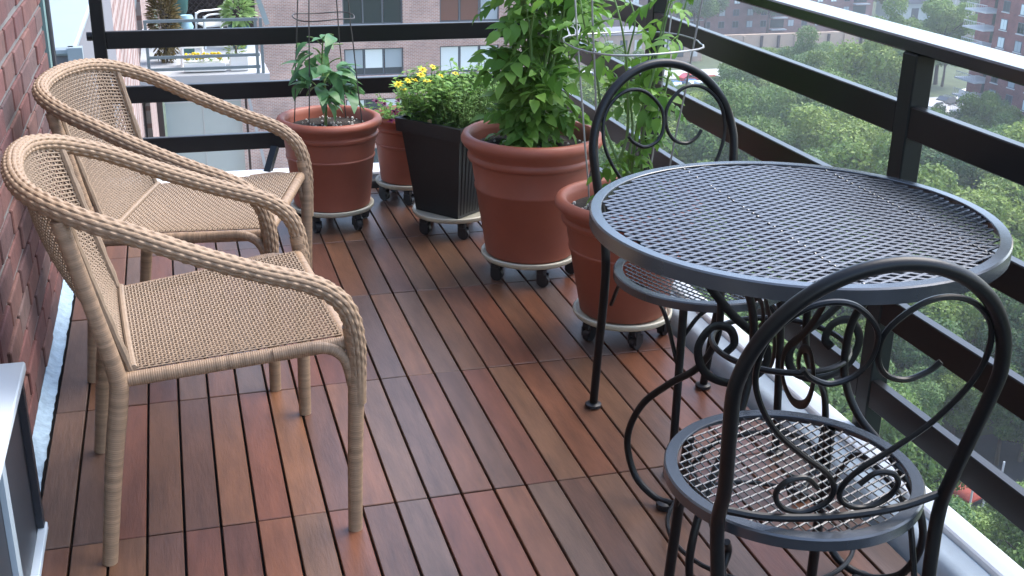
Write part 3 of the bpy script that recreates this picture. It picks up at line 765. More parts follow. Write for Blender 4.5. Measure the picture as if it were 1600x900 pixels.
def flower(parent, p, r, mname, n=9, tilt=None):
    m = MB(); d = Vector(tilt or (random.uniform(-.5, .5), random.uniform(-.7, .1), 1)).normalized(); u = d.orthogonal().normalized(); v = d.cross(u)
    for k in range(n):
        a = 2*math.pi*k/n; e = u*math.cos(a)+v*math.sin(a); leaf_geo(m, e*r*.15, e+d*.25, d, r, r*.5, .2, .1, 3)
    m.ball(tuple(d*.004), r*.28, 6, 4)
    o = obj('flower', m, mname, parent, loc=p); return o
cx, cy, cz = C_[0], C_[1], PZ+.285
t = clump('wispy grey green herb with upright thin stems in the front of the black planter', 'herb_plant', cx+.045, cy-.045, cz, 190, .10, .19, .35, 'herb', .020, .006, 14, .10)
t = clump('leafy yellow daisy bush at the back of the black planter', 'daisy_plant', cx-.045, cy+.05, cz, 150, .10, .22, .5, 'daisyleaf', .034, .016, 14, .10)
for p in ((-.155, -.06, .185), (-.125, -.075, .200), (-.075, -.06, .215), (-.055, -.07, .195), (-.03, -.05, .240), (-.06, -.02, .225), (.05, -.06, .215), (.0, -.04, .205), (-.09, -.03, .19), (-.135, -.05, .165)):
    flower(t, p, random.uniform(.012, .018), 'yellow', 7)
t = clump('low leafy sprawl along the right side of the black planter', 'herb_plant', cx+.12, cy+.06, cz, 110, .10, .24, .6, 'daisyleaf', .032, .015, 14, .09)
t = thing('plant_marker', 'small pale wooden marker stuck in the front left corner of the black planter', 'marker', (cx-.085, cy-.058, cz-.03), .4)
m_ = MB(); m_.box(-.007, .007, -.0015, .0015, 0, .10); o = obj('stick', m_, 'stake', t, smooth=False); t.rotation_euler = (.05, -.22, .3)
t = thing('plant_tag', 'small white plastic tag stuck beside the wooden marker in the black planter', 'tag', (cx-.062, cy-.055, cz-.03))
m_ = MB(); m_.box(-.007, .007, -.0008, .0008, 0, .095); obj('tag', m_, 'plasticwhite', t, smooth=False); t.rotation_euler = (0, .25, .5)
t = clump('small petunia with dark purple flowers in the corner pot', 'petunia', B_[0]-.03, B_[1]-.02, .078+.24, 40, .04, .11, .6, 'daisyleaf', .03, .016, 8, .09)
for p in ((-.075, -.07, .085), (-.04, -.10, .06), (-.02, -.085, .10), (-.10, -.04, .09), (.02, -.10, .05), (-.055, -.115, .03)):
    flower(t, p, .019, 'purple', 5)

# ================================================================== BEYOND: neighbour wing and terrace
t = thing('duct_housing', 'long pale metal housing beyond the left post of the far railing', 'duct', (0, 0, 0))
m_ = MB(); m_.box(-1.1, -.398, 5.26, 9.5, .465, .50, bev=.01); obj('coping', m_, 'lightmetal', t, smooth=False)
m_ = MB(); m_.box(-1.1, -.425, 5.30, 9.5, -.6, .463); obj('body', m_, 'roofgrey', t, smooth=False)
m_ = MB(); m_.box(-.43, -.37, 5.245, 5.30, -.6, .5); obj('corner_strip', m_, 'lightmetal', t, smooth=False)

t = thing('brick_wing', 'pale brick side wall of the same building running away behind the far railing post', 'building', (0, 0, 0))
m_ = MB(); m_.box(-6, -.60, 10.0, 22.8, GZ, 12); obj('wall', m_, 'sidebrick', t, smooth=False)
m_ = MB(); m_.box(-6, -.60, 27.0, 47, GZ, 12); obj('wall', m_, 'sidebrick', t, smooth=False)
m_ = MB(); m_.box(-6, -.85, 22.8, 27.0, GZ, 12); obj('wall', m_, 'winframe', t, smooth=False)
for z in range(-14, 4, 2):
    m_ = MB(); m_.box(-.85, -.66, 22.8, 27.0, z-.08, z+.08); obj('spandrel', m_, 'railgrey', t, smooth=False)
    m_ = MB(); m_.box(-.84, -.80, 23.0, 26.8, z+.2, z+1.6); obj('window', m_, 'glassmid', t, smooth=False)

FZ = -2.66
t = thing('neighbour_terrace', 'neighbouring terrace with pale front wall one floor down behind the far railing', 'terrace', (0, 0, 0))
m_ = MB(); m_.box(-.6, 1.62, 21.0, 26.5, FZ-.14, FZ); obj('floor_slab', m_, 'balwhite', t, smooth=False)
m_ = MB(); m_.box(-.22, 1.10, 21.25, 26.4, -9, FZ-.145); obj('front_wall', m_, 'palewall', t, smooth=False)
m_ = MB(); m_.box(-.23, 1.11, 21.235, 21.249, FZ-.52, FZ-.50); obj('joint', m_, 'sill', t, smooth=False)
m_ = MB(); m_.box(.42, .43, 21.24, 21.2495, -9, FZ-.53); obj('joint', m_, 'sill', t, smooth=False)
m_ = MB(); m_.box(-.36, -.26, 21.0, 21.12, -9, FZ-.145); obj('column', m_, 'lattice', t, smooth=False)
m_ = MB(); m_.box(1.16, 1.20, 21.1, 21.14, -9, FZ-.145); obj('column', m_, 'lattice', t, smooth=False)
m_ = MB(); m_.bar((1.2, 21.1, -2.9), (1.55, 21.1, -5.0), .10, .05); obj('stair_stringer', m_, 'balwhite', t, smooth=False)

t = thing('terrace_railing', 'slim grey railing with horizontal bars along the neighbouring terrace', 'railing', (0, 0, 0))
for z in (FZ+.12, FZ+.33, FZ+.54, FZ+.76, FZ+.95):
    m_ = MB(); m_.box(-.42, 1.47, 21.03, 21.07, z-.025, z+.025); obj('rail', m_, 'railgrey', t, smooth=False)
for x in (-.45, 1.40, 1.49):
    m_ = MB(); m_.box(x, x+.05, 21.02, 21.08, FZ, FZ+.97); obj('post', m_, 'railgrey', t, smooth=False)

t = thing('lattice_screen', 'dark diamond lattice screen at the back of the neighbouring terrace', 'screen', (0, 25.6, FZ))
for k in range(-14, 26):
    for sg, yy in ((1, 0), (-1, .02)):
        x0 = k*.12; a, b_ = (x0, 0.0), (x0+sg*2.2, 2.2)
        # clip to -.1..1.75 in x
        p, q = Vector((a[0], yy, a[1])), Vector((b_[0], yy, b_[1])); d = q-p; lo, hi = 0.0, 1.0
        for lim, s in ((-.12, 1), (1.7, -1)):
            if abs(d.x) > 1e-6:
                tt = (lim-p.x)/d.x
                if (d.x > 0) == (s > 0): lo = max(lo, tt)
                else: hi = min(hi, tt)
        if hi-lo > .03:
            m_ = MB(); m_.bar(p+d*lo, p+d*hi, .015, .06, (0, 1, 0)); obj('slat', m_, 'lattice', t, smooth=False)
m_ = MB(); m_.box(.78, .82, -.03, .05, 0, 2.2); obj('upright', m_, 'lattice', t, smooth=False)
m_ = MB(); m_.box(-.2, 1.75, .06, .08, 0, 2.2); obj('backing', m_, 'lattice', t, smooth=False)
t = thing('sloping_beam', 'pale sloping beam at the right end of the lattice screen', 'beam', (0, 0, 0))
m_ = MB(); m_.bar((1.40, 24, -.75), (1.86, 24, -2.25), .12, .10); obj('beam', m_, 'lightmetal', t, smooth=False)

# white plastic garden chair, side on, facing left
t = thing('garden_chair', 'white plastic garden chair on the neighbouring terrace', 'chair', (.80, 24.1, FZ), R_(-165))
m_ = MB(); m_.box(-.24, .24, -.24, .24, .40, .44, bev=.015); obj('seat', m_, 'plasticwhite', t, smooth=False)
m_ = MB(); V = []; F = []
for k in range(9):
    a = (k-4)/4; top = .92-.12*a*a
    V += [(-.24-.03*(1-a*a), a*.22, .43), (-.36-.05*(1-a*a), a*.27, top), (-.215-.03*(1-a*a), a*.22, .43), (-.335-.05*(1-a*a), a*.27, top)]
for k in range(8):
    i = k*4; F += [(i, i+1, i+5, i+4), (i+2, i+6, i+7, i+3), (i+1, i+3, i+7, i+5)]
m_.add(V, F); obj('backrest', m_, 'plasticwhite', t)
for sg in (1, -1):
    m_ = MB(); m_.tube(catmull([(-.31, .26*sg, .68), (-.1, .28*sg, .66), (.14, .28*sg, .65), (.24, .27*sg, .60)], 5), .025, 8, squash=(1.2, .7)); obj('armrest', m_, 'plasticwhite', t)
    m_ = MB(); m_.bar((.235, .27*sg, .63), (.27, .28*sg, 0), .05, .04); obj('leg', m_, 'plasticwhite', t, smooth=False)
    m_ = MB(); m_.bar((-.235, .24*sg, .42), (-.30, .27*sg, 0), .05, .04); obj('leg', m_, 'plasticwhite', t, smooth=False)
t = thing('side_table', 'small white plastic table behind the grey terrace railing', 'table', (.33, 21.9, FZ))
m_ = MB(); m_.box(-.2, .2, -.2, .2, .36, .40, bev=.01); obj('top', m_, 'plasticwhite', t, smooth=False)
for sx in (1, -1):
    for sy in (1, -1): m_ = MB(); m_.bar((.17*sx, .17*sy, .36), (.19*sx, .19*sy, 0), .04, .04); obj('leg', m_, 'plasticwhite', t, smooth=False)

def leafy(name, label, x, y, z, R, H, n, size, mname, trunk=True, cat='shrub'):
    t = thing(name, label, cat, (x, y, z)); m_ = MB(); lf = MB()
    m_.tube([(0, 0, 0), (.01, 0, H*.6)], .02, 6); obj('stem', m_, 'bark', t)
    for k in range(n):
        v = Vector((random.gauss(0, 1), random.gauss(0, 1), random.gauss(0, 1))).normalized()*random.uniform(.5, 1)
        p = Vector((v.x*R, v.y*R, H*.5+v.z*H*.5)); leaf_geo(lf, p, v+Vector((0, 0, .3)), (random.uniform(-1, 1), random.uniform(-1, 1), 1), size*random.uniform(.7, 1.3), size*.35, .4, .2, 2)
    o = obj('foliage', lf, mname, t); o['kind'] = 'stuff'; return t
leafy('shrub', 'bronze leaved shrub at the left end of the neighbouring terrace', -.12, 22.4, FZ, .26, 1.55, 2200, .11, 'dryshrub')
leafy('potted_palm', 'light green potted plant beside the white garden chair', 1.28, 23.7, FZ+.42, .22, .62, 260, .22, 'herb')
leafy('shrub', 'low green plant behind the right end of the grey terrace railing', 1.10, 21.9, FZ+.05, .17, .50, 260, .09, 'foliage3')
t = thing('pot', 'dark blue pot beside the white garden chair', 'pot', (1.28, 23.7, FZ)); m_ = MB(); m_.lathe([(0, 0), (.13, 0), (.20, .40), (.205, .44), (.17, .44)], 20); obj('pot_body', m_, 'bluepot', t)
t = thing('pot', 'tall teal pot beside the bronze shrub on the terrace', 'pot', (.19, 24.2, FZ)); m_ = MB(); m_.lathe([(0, 0), (.14, 0), (.20, .5), (.12, .62), (.16, .7), (.20, 1.1), (.14, 1.2)], 20); obj('pot_body', m_, 'tealpot', t)
t = thing('pot', 'pale blue jar in front of the lattice screen', 'pot', (.30, 23.4, FZ+.35)); m_ = MB(); m_.lathe([(0, 0), (.08, 0), (.12, .15), (.08, .25), (.13, .30), (.11, .36)], 20); obj('pot_body', m_, 'paleblue', t)
m_ = MB(); m_.box(-.10, .10, -.10, .10, -.35, 0); obj('plinth', m_, 'tealpot', t, smooth=False)
t = thing('flower_box', 'white window box of yellow flowers behind the grey terrace railing', 'planter', (.52, 21.35, FZ+.02)); m_ = MB(); m_.box(-.36, .36, -.09, .09, 0, .16, bev=.01); obj('box', m_, 'plasticwhite', t, smooth=False)
lf = MB()
for k in range(120): leaf_geo(lf, (random.uniform(-.34, .34), random.uniform(-.08, .08), random.uniform(.16, .26)), (random.uniform(-1, 1), random.uniform(-1, 1), .6), (0, 0, 1), .07, .03, .3, .2, 2)
o = obj('foliage', lf, 'daisyleaf', t); o['kind'] = 'stuff'
lf = MB()
for k in range(60): lf.ball((random.uniform(-.34, .34), random.uniform(-.09, .05), random.uniform(.22, .32)), .028, 6, 4)
o = obj('blossoms', lf, 'yellow', t); o['kind'] = 'stuff'
t = thing('planter_box', 'plain white planter box at the right end of the terrace railing', 'planter', (1.12, 21.4, FZ+.01)); m_ = MB(); m_.box(-.16, .16, -.12, .12, 0, .26, bev=.01); obj('box', m_, 'plasticwhite', t, smooth=False)
m_ = MB(); m_.box(-.14, .14, -.10, .10, .255, .262); obj('soil', m_, 'soil', t, smooth=False)

# ------------------------------------------------------------------ brick block straight ahead
t = thing('brick_block', 'broad pinkish brick apartment block with wide three pane windows behind the far railing', 'building', (0, 0, 0))
FY = 60.0
cols = [(8.45, 11.55), (13.5, 16.72)]; sills = [-15.75, -13.1, -10.47, -7.84, -5.2, -2.6]; WH = 1.42
# wall built as piers and spandrels so that the openings are real
xs = [-.6] + [v for c in cols for v in c] + [19.6]
for i in range(0, len(xs), 2):
    m_ = MB(); m_.box(xs[i], xs[i+1], FY, FY+10, GZ, 8); obj('wall', m_, 'facade', t, smooth=False)
kinds = {(0, -7.84): ('glassdark', 'glassdark', 'glassdark'), (1, -7.84): ('curtainred', 'curtainred', 'blindgrey'), (0, -10.47): ('blindgrey', 'blind', 'blindgrey'), (1, -10.47): ('blind', 'blind', 'blind')}
for ci, (xa, xb) in enumerate(cols):
    zz = [GZ] + [v for s in sills for v in (s, s+WH)] + [8]
    for i in range(0, len(zz), 2):
        m_ = MB(); m_.box(xa+.001, xb-.001, FY+.002, FY+10, zz[i], zz[i+1]); obj('spandrel', m_, 'facade', t, smooth=False)
    for s in sills:
        m_ = MB(); fw = .07
        m_.box(xa, xb, FY+.12, FY+.2, s, s+fw); m_.box(xa, xb, FY+.12, FY+.2, s+WH-fw, s+WH)
        for q in (0, 1/3, 2/3, 1): xx = xa+(xb-xa-fw)*q; m_.box(xx, xx+fw, FY+.121, FY+.199, s+fw, s+WH-fw)
        wdw = obj('window', m_, 'winframe', t, smooth=False)
        kd = kinds.get((ci, s), random.choice([('glassdark', 'blindgrey', 'glassdark'), ('blind', 'glassmid', 'blind'), ('glassdark',)*3]))
        for q in range(3):
            x0 = xa+(xb-xa)*q/3; 
            m_ = MB(); m_.box(x0+.05, x0+(xb-xa)/3-.03, FY+.155, FY+.165, s+fw*.9, s+WH-fw*.9); obj('pane', m_, 'glassdark' if kd[q] == 'glassdark' else 'glassmid', wdw, smooth=False)
            if kd[q] != 'glassdark':
                drop = .32 if (ci, s) == (0, -10.47) else .04
                m_ = MB(); m_.box(x0+.08, x0+(xb-xa)/3-.06, FY+.135, FY+.145, s+fw+drop, s+WH-fw); obj('blind', m_, kd[q], wdw, smooth=False)
        m_ = MB(); m_.box(xa-.05, xb+.05, FY-.06, FY+.119, s-.09, s-.002); obj('sill', m_, 'sill', wdw, smooth=False)
# low white things on the sill of the dark window
t2 = t

# ------------------------------------------------------------------ red tower on the right
TX = 115.0
t = thing('brick_tower', 'tall red brick tower with white edged corner balconies at the upper right', 'building', (0, 0, 0))
m_ = MB(); m_.box(TX, TX+18, 92, 144.6, GZ, 6); obj('wall', m_, 'redbrick', t, smooth=False)
m_ = MB(); m_.box(TX+2.6, TX+18, 144.61, 152, GZ, 6); obj('wall', m_, 'redbrick', t, smooth=False)
fm = MB(); fm.box(-.06, .02, -.72, .72, -.78, .78); fme = fm.mesh('window', smooth=False); fme.materials.append(MT['winframe'])
pms = []
for mn in ('glassmid', 'blind', 'glassdark', 'blindgrey'):
    pm = MB(); pm.box(-.075, -.061, -.62, -.03, -.68, .68); pm.box(-.075, -.061, .03, .62, -.68, .68); me = pm.mesh('pane', smooth=False); me.materials.append(MT[mn]); pms.append(me)
sm = MB(); sm.box(-.16, .02, -.85, .85, -.92, -.79); sme = sm.mesh('sill', smooth=False); sme.materials.append(MT['sill'])
for fl in range(14):
    z = GZ + 1.9 + fl*2.55
    for k, y in enumerate((142.6, 138.9, 135.2, 131.5, 127.8, 124.1, 120.4)):
        o = obj('window', fme, None, t, loc=(TX, y, z)); obj('pane', random.choice(pms), None, o); obj('sill', sme, None, o)
for fl in range(1, 14):
    z = GZ + .6 + fl*2.55
    m_ = MB(); m_.poly_extrude([(TX-1.2, 0), (TX-1.7, .0), (TX-1.7, .22), (TX+2.55, .22), (TX+2.55, 0)], 'y', 144.7, 149.6)
    for i, v in enumerate(m_.v): m_.v[i] = (v[0], v[1], v[2]+z)
    bal = obj('balcony', m_, 'sill', t, smooth=False)
    m_ = MB(); m_.box(TX-1.62, TX-1.56, 144.8, 149.5, z+1.05, z+1.15)
    for kk in range(12): m_.box(TX-1.61, TX-1.57, 144.8+kk*.42, 144.85+kk*.42, z+.225, z+1.05)
    obj('balustrade', m_, 'sill', bal, smooth=False)
    m_ = MB(); m_.box(TX+2.55, TX+2.59, 145.5, 148.5, z+.3, z+2.2); obj('door', m_, 'glassdark', bal, smooth=False)

# ------------------------------------------------------------------ long slab block far off
t = thing('slab_block', 'long dusky red brick block of flats at the top behind the trees', 'building', (0, 0, 0))
m_ = MB(); m_.box(96, 158, 242, 256, GZ, -6); obj('wall', m_, 'redbrick2', t, smooth=False)
fm = MB(); fm.box(-.75, .75, -.06, .02, -.75, .75); fme2 = fm.mesh('window', smooth=False); fme2.materials.append(MT['winframe'])
pms2 = []
for mn in ('glassmid', 'blind', 'glassdark', 'glassdark', 'blindgrey'):
    pm = MB(); pm.box(-.66, -.04, -.075, -.061, -.66, .66); pm.box(.04, .66, -.075, -.061, -.66, .66); me = pm.mesh('pane', smooth=False); me.materials.append(MT[mn]); pms2.append(me)
for fl in range(7):
    for k in range(17):
        if (k % 6) == 4: continue
        o = obj('window', fme2, None, t, loc=(98.5+k*3.5, 242, GZ+2.2+fl*2.65)); obj('pane', random.choice(pms2), None, o)
    for k in (4, 10, 16):
        m_ = MB(); x = 98.5+k*3.5; m_.box(x-1.9, x+1.9, 240.6, 242, GZ+.8+fl*2.65, GZ+1.02+fl*2.65); bal = obj('balcony', m_, 'balwhite', t, smooth=False)
        m_ = MB(); m_.box(x-1.7, x+1.7, 241.95, 241.99, GZ+1.2+fl*2.65, GZ+3.1+fl*2.65); obj('door', m_, 'glassdark', bal, smooth=False)

# tan wall with piers in front of it, and the low tan range to its left
t = thing('tan_wall', 'long tan wall with piers in front of the dusky block of flats', 'wall', (0, 0, 0))
m_ = MB(); m_.box(103, 150, 224, 224.8, GZ, GZ+2.9); obj('wall', m_, 'tan', t, smooth=False)
for k in range(12):
    m_ = MB(); m_.box(104+k*4, 104.5+k*4, 223.6, 223.99, GZ, GZ+2.6); obj('pier', m_, 'lattice' if k % 3 else 'tan', t, smooth=False)
t = thing('low_range', 'low pinkish tan range with tall openings seen behind the iron chair back', 'building', (0, 0, 0))
m_ = MB(); m_.box(70, 101, 212, 220, GZ, GZ+5.6); obj('wall', m_, 'tan', t, smooth=False)
m_ = MB(); m_.box(69.5, 101.5, 211.5, 220.5, GZ+5.61, GZ+5.9); obj('roof', m_, 'roofgrey', t, smooth=False)
for k in range(10):
    m_ = MB(); m_.box(71.5+k*3, 73+k*3, 211.93, 211.995, GZ+1, GZ+4.6); obj('opening', m_, 'sill' if k % 2 else 'glassmid', t, smooth=False)

# gabled house by the back street
t = thing('gabled_house', 'small grey gabled house across the far street', 'house', (178, 258, GZ))
m_ = MB(); m_.box(-6, 6, -4, 4, 0, 4.2); obj('wall', m_, 'palewall', t, smooth=False)
m_ = MB(); m_.poly_extrude([(-6.6, 4.1), (6.6, 4.1), (0, 7.2)], 'y', -4.5, 4.5); obj('roof', m_, 'roofgrey', t, smooth=False)
m_ = MB(); m_.box(-1, 1, -4.06, -4.0, .2, 3); obj('door', m_, 'glassmid', t, smooth=False)
t = thing('gabled_house', 'grey house with brown roof behind the small gabled house', 'house', (194, 266, GZ), R_(8))
m_ = MB(); m_.box(-6, 6, -5, 5, 0, 4.4); obj('wall', m_, 'sill', t, smooth=False)
m_ = MB(); m_.poly_extrude([(-5.6, 4.3), (5.6, 4.3), (0, 7.4)], 'x', -6.5, 6.5); obj('roof', m_, 'curtainred', t, smooth=False)
def lamp(x, y, h, label):
    t = thing('street_lamp', label, 'street lamp', (x, y, GZ)); m_ = MB(); m_.tube([(0, 0, 0), (0, 0, h)], lambda q: .12-.05*q, 8); obj('pole', m_, 'whitepole', t)
    m_ = MB(); m_.tube(catmull([(0, 0, h), (.3, -.1, h+.4), (1.4, -.4, h+.5)], 5), .05, 6); obj('arm', m_, 'whitepole', t)
    m_ = MB(); m_.box(1.2, 2.0, -.6, -.3, h+.40, h+.5); obj('lamp_head', m_, 'whitepole', t, smooth=False)
lamp(165, 243, 11, 'pale street lamp left of the small gabled house'); lamp(176, 236, 9, 'pale street lamp in front of the small gabled house')

# ------------------------------------------------------------------ parked cars
def make_car(label, x, y, rz, body, van=False):
    t = thing('parked_car', label, 'van' if van else 'car', (x, y, GZ+.03), rz)
    L, W = 4.5, 1.8
    if van: sd = [(-2.3, .35), (2.3, .35), (2.3, .95), (1.9, 1.15), (1.45, 2.0), (-2.25, 2.05), (-2.3, .9)]; cab = [(-2.0, 1.25), (1.72, 1.25), (1.42, 1.88), (-2.0, 1.9)]
    else: sd = [(-2.25, .3), (2.25, .3), (2.28, .7), (1.3, .9), (.55, 1.42), (-1.2, 1.45), (-1.9, .98), (-2.25, .9)]; cab = [(-1.65, .98), (1.08, .98), (.5, 1.36), (-1.15, 1.38)]
    m_ = MB(); m_.poly_extrude(sd, 'y', -W/2, W/2); obj('body', m_, body, t, smooth=False)
    for s in (1, -1):
        m_ = MB(); m_.poly_extrude(cab, 'y', s*W/2-.01, s*W/2+.012); obj('side_window', m_, 'glassdark', t, smooth=False)
        for xx in (-1.4, 1.4):
            m_ = MB(); m_.tube([(xx, s*(W/2-.18), .33), (xx, s*(W/2+.03), .33)], .33, 16); obj('wheel', m_, 'tyre', t)
    a, b_ = (sd[3], sd[4]) 
    m_ = MB(); m_.bar((a[0]*.98, 0, a[1]+.02), (b_[0]*1.0, 0, b_[1]+.0), W*.86, .03); obj('windscreen', m_, 'glassdark', t, smooth=False)
make_car('red car parked behind the iron chair back', 93.5, 190.5, R_(10), 'carred'); make_car('second red car, just left of the other red one', 90.2, 193.2, R_(9), 'carred')
make_car('white van parked beside the red cars', 89, 183.5, R_(4), 'carwhite', True); make_car('blue car seen through the far iron chair back', 84.6, 187.6, R_(80), 'carblue')
make_car('blue car next to a white one seen through the far iron chair back', 88, 188.4, R_(84), 'carblue'); make_car('white van seen between the tomato leaves', 70.5, 196, R_(3), 'carwhite', True)
make_car('white car parked left of the red brick tower', 121, 163.5, R_(20), 'carwhite'); make_car('dark car parked left of the red brick tower', 125.5, 166.5, R_(22), 'cardark')
make_car('white van nearest the balconies of the red brick tower', 131, 168, R_(25), 'carwhite', True); make_car('dark car behind the white van by the tower', 117, 165.5, R_(20), 'cardark')
make_car('white car on the far street below the gabled house', 186, 240, R_(0), 'carwhite'); make_car('dark car on the far street below the gabled house', 179, 237, R_(0), 'cardark')

# ------------------------------------------------------------------ playground at lower right
t = thing('play_frame', 'white poled climbing frame with red deck on the dark paving below the ledge', 'play frame', (48.6, 56.0, GZ), .3)
for x in (-1.5, 0, 1.5):
    for y in (-1.2, 1.2): m_ = MB(); m_.tube([(x, y, 0), (x, y, 3.4)], .07, 8); obj('pole', m_, 'whitepole', t)
m_ = MB(); m_.box(-1.5, 1.5, -1.2, 1.2, 1.15, 1.3); obj('deck', m_, 'redplay', t, smooth=False)
m_ = MB(); m_.poly_extrude([(-1.4, 3.0), (1.4, 3.0), (0, 3.9)], 'x', -1.6, .1); obj('roof', m_, 'tealplay', t, smooth=False)
m_ = MB(); m_.bar((1.4, 0, 1.2), (3.4, .2, .1), .7, .06); obj('slide', m_, 'redplay', t, smooth=False)
t = thing('bench', 'small orange bench by the climbing frame', 'bench', (49.3, 53.2, GZ), .5)
m_ = MB(); m_.box(-.9, .9, -.2, .2, .42, .48); obj('seat', m_, 'redplay', t, smooth=False)
for x in (-.7, .7): m_ = MB(); m_.box(x-.05, x+.05, -.18, .18, 0, .42); obj('leg', m_, 'whitepole', t, smooth=False)

# ------------------------------------------------------------------ trees
def crown_mesh(seed, R, H, n, leaf):
    r = np.random.default_rng(seed); nl = 24
    cen = r.normal(size=(nl, 3)); cen /= np.linalg.norm(cen, axis=1)[:, None]; cen *= (r.random(nl)[:, None])**.5
    cen *= np.array([R*.82, R*.82, H*.40]); rad = R*r.uniform(.20, .42, nl); rad[0] = R*.48; cen[0] = 0
    which = r.choice(nl, n, p=rad**2/(rad**2).sum())
    d = r.normal(size=(n, 3)); d[:, 2] += .25; d /= np.linalg.norm(d, axis=1)[:, None]
    rr = r.uniform(.60, 1.0, n) + (r.random(n) < .12)*r.uniform(0, .3, n)
    P = cen[which] + d*(rad[which]*rr)[:, None]*np.array([1, 1, .8])
    # drop points well inside other lobes
    keep = np.ones(n, bool)
    for k in range(nl):
        q = (P-cen[k])/np.array([1, 1, .8]); keep &= ~((np.linalg.norm(q, axis=1) < rad[k]*.70) & (which != k))
    P, d = P[keep], d[keep]; n = len(P)
    nr = d*.8 + r.normal(size=(n, 3))*.6 + np.array([0, 0, .35]); nr /= np.linalg.norm(nr, axis=1)[:, None]
    a = np.cross(nr, r.normal(size=(n, 3))); a /= np.linalg.norm(a, axis=1)[:, None]; b = np.cross(nr, a)
    s = leaf*r.uniform(.45, 1.6, n)[:, None]
    V = np.empty((n, 4, 3)); V[:, 0] = P-a*s; V[:, 1] = P-b*s*.55+nr*s*.15; V[:, 2] = P+a*s; V[:, 3] = P+b*s*.55+nr*s*.15
    me = bpy.data.meshes.new('crown'); me.vertices.add(n*4); me.vertices.foreach_set('co', V.reshape(-1))
    me.loops.add(n*4); me.loops.foreach_set('vertex_index', np.arange(n*4, dtype=np.int32))
    me.polygons.add(n); me.polygons.foreach_set('loop_start', np.arange(0, n*4, 4, dtype=np.int32)); me.polygons.foreach_set('loop_total', np.full(n, 4, np.int32))
    me.update(calc_edges=True); return me
VAR = []
for k in range(6):
    me = crown_mesh(40+k, 5.0, 9.5, 25000, .145); me.materials.append(MT[('foliage', 'foliage3', 'foliage2', 'foliage', 'foliage3', 'foliage')[k]]); VAR.append(me)
tk = MB(); tk.tube(catmull([(0, 0, 0), (.1, .05, 2.5), (0, 0, 5), (.2, 0, 8.5)], 5), lambda q: .32*(1-.75*q), 8)
for k in range(6):
    a = k*1.05+.3; tk.tube(catmull([(.02, 0, 3.8+.45*k), (1.1*math.cos(a), 1.1*math.sin(a), 5.4+.45*k), (2.9*math.cos(a), 2.9*math.sin(a), 7.2+.4*k)], 4), lambda q: .13*(1-.7*q), 6)
TRUNK = tk.mesh('trunk'); TRUNK.materials.append(MT['bark'])
def tree(x, y, s, k, label, group, rz):
    t = thing('tree', label, 'tree', (x, y, GZ), rz, group); t.scale = (s, s, s*random.uniform(.9, 1.1))
    obj('trunk', TRUNK, None, t); obj('crown', VAR[k], None, t, loc=(0, 0, 8.4))
# clear sight lines that the place leaves open (street, cars, playground, forecourt)
clear = [(48.6, 55.6, 1.5), (121, 163.5, 1), (131, 168, 1), (84.6, 187.6, 1), (88, 188.4, 1), (93.5, 190.5, 1), (70.5, 196, 1), (126, 224, 2), (136, 224, 2.5), (116, 224, 2), (115, 136, 9), (178, 254, 4), (96, 212, 4), (86, 212, 4), (165, 243, 9)]
forbid = [(46, 53, 52.5, 61), (58, 100, 176, 206), (107, 138, 157, 172), (112, 136, 90, 154), (148, 170, 60, 170), (92, 165, 208, 262), (150, 330, 224, 268), (66, 103, 206, 222)]
cand = []
g_ = 5.9
for i in range(0, 45):
    for j in range(0, 50):
        x = 14 + i*g_ + random.uniform(-2.3, 2.3); y = 22 + j*g_ + random.uniform(-2.3, 2.3); cand.append((x, y))
cnt = 0
for x, y in cand:
    az = math.degrees(math.atan2(x, y)); D = math.hypot(x, y)
    if not (16.5 < az < 46 and 44 < D < 214) or az < 22 and D < 95: continue
    if any(a-3 < x < b_+3 and c-3 < y < d_+3 for a, b_, c, d_ in forbid): continue
    s = random.choice((random.uniform(.62, .9), random.uniform(.9, 1.35))); bad = True
    for s in (s, s*.7, s*.45):
        cz, cr = GZ+8.4*s, 4.3*s; bad = False
        for X, Y, Z in clear:
            T = Vector((X, Y, GZ+Z))-EYE; q = max(0, min(1, (Vector((x, y, cz))-EYE).dot(T)/T.length_squared))
            if (EYE+T*q-Vector((x, y, cz))).length < cr: bad = True; break
        if not bad: break
    if bad: continue
    zone = ('near', 'mid', 'far')[0 if D < 85 else 1 if D < 140 else 2]
    tree(x, y, s, random.randrange(6), {'near': 'leafy green tree in the canopy just below the ledge at lower right', 'mid': 'leafy green tree in the park canopy seen between the railing bars', 'far': 'leafy green tree in the hazy far part of the park canopy'}[zone], 'park trees, '+zone, random.uniform(0, 6.28)); cnt += 1
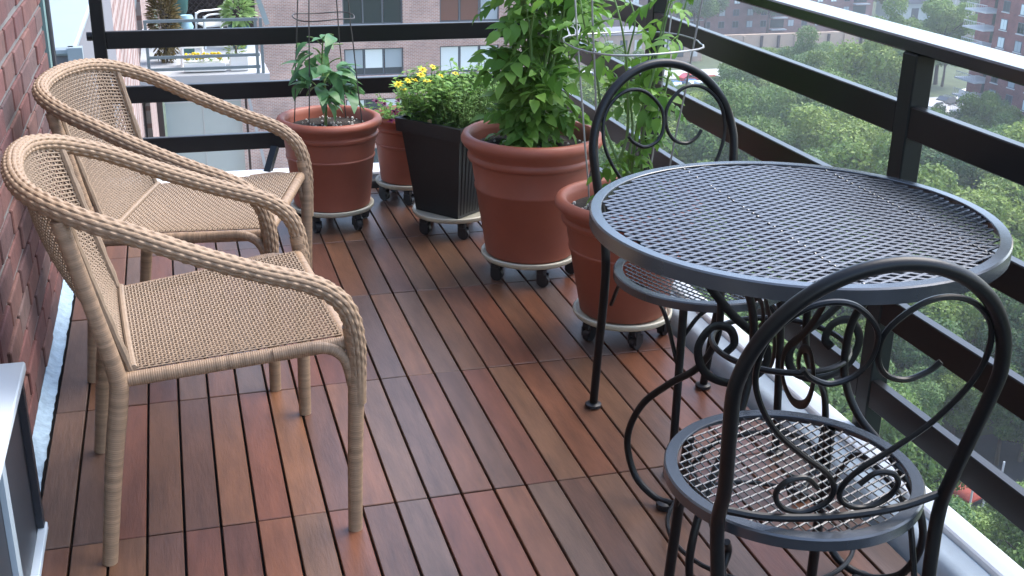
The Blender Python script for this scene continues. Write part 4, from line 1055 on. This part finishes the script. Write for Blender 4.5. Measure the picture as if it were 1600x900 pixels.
for x, y, s, lb in ((110, 236, 1.35, 'tall tree in front of the left part of the dusky block of flats'), (114, 238.5, 1.1, 'second tree in front of the left part of the dusky block'), (129, 238, .95, 'small dark tree in front of the middle of the dusky block'),
                    (164, 252, 1.1, 'dark tree left of the small gabled house'), (170, 262, 1.2, 'tree behind and left of the small gabled house'), (187, 268, 1.3, 'tree behind the small gabled house'), (186, 246, .9, 'tree right of the small gabled house by the street'), (193, 250, 1.2, 'tree on the far street left of the red tower'), (128, 178.5, .9, 'tree behind the parked cars left of the tower'), (134, 180, .9, 'second tree behind the parked cars left of the tower'),
                    (134, 182, 1.3, 'big dark tree between the railing post and the red tower'), (124, 181, 1.1, 'tree left of the big dark one beside the tower'), (160, 247, 1.2, 'dark tree at the right end of the dusky block'), (169, 249, .9, 'dark low tree left of the gabled house by the lamp'), (150, 262, 1.4, 'tall tree behind the right end of the dusky block'), (199, 262, 1.2, 'tree right of the brown roofed house'), (208, 258, 1.2, 'tree at the right end of the far street'), (113.2, 140, .42, 'small bush at the foot of the red tower'), (205, 275, 1.4, 'tree behind the brown roofed house'), (215, 290, 1.5, 'far tree at the top right'), (160, 275, 1.5, 'far tree at the top centre right'), (175, 292, 1.5, 'far tree behind the gabled house'), (192, 300, 1.5, 'far tree in the top row behind the houses')):
    tree(x, y, s, (2, 0, 5)[int(x) % 3], lb, None, random.uniform(0, 6.28))
for x, y, s in ((57, 68, .95), (62, 66, .9), (61, 73, 1.0), (53.5, 67, .85), (66, 71, 1.0), (59, 63.5, .7), (50, 66, .8), (55, 73, 1.0), (63, 61, .75), (47, 62, .6), (44, 59, .55), (56, 60, .55), (54.5, 56.5, .45), (59, 66, .8), (52, 62.5, .6), (66, 64, .9), (57.5, 57, .6), (61, 58, .75), (65, 60, .8), (51.5, 51.5, .42), (54, 60, .6)):
    tree(x, y, s, random.randrange(6), 'leafy green tree in the canopy just below the ledge at lower right', 'park trees, near', random.uniform(0, 6.28))

# ------------------------------------------------------------------ air between here and the far blocks
hz = MB(); hz.box(-125, 425, -65, 525, GZ-1, 12.6)
hm = bpy.data.materials.new('haze'); hm.use_nodes = True; hm.node_tree.nodes.clear()
ho = hm.node_tree.nodes.new('ShaderNodeOutputMaterial'); hv = hm.node_tree.nodes.new('ShaderNodeVolumePrincipled')
hv.inputs['Color'].default_value = (.86, .92, 1, 1); hv.inputs['Density'].default_value = .00055; hv.inputs['Anisotropy'].default_value = .2
hm.node_tree.links.new(hv.outputs[0], ho.inputs['Volume']); MT['haze'] = hm
obj('haze', hz, 'haze', kind='stuff', smooth=False)
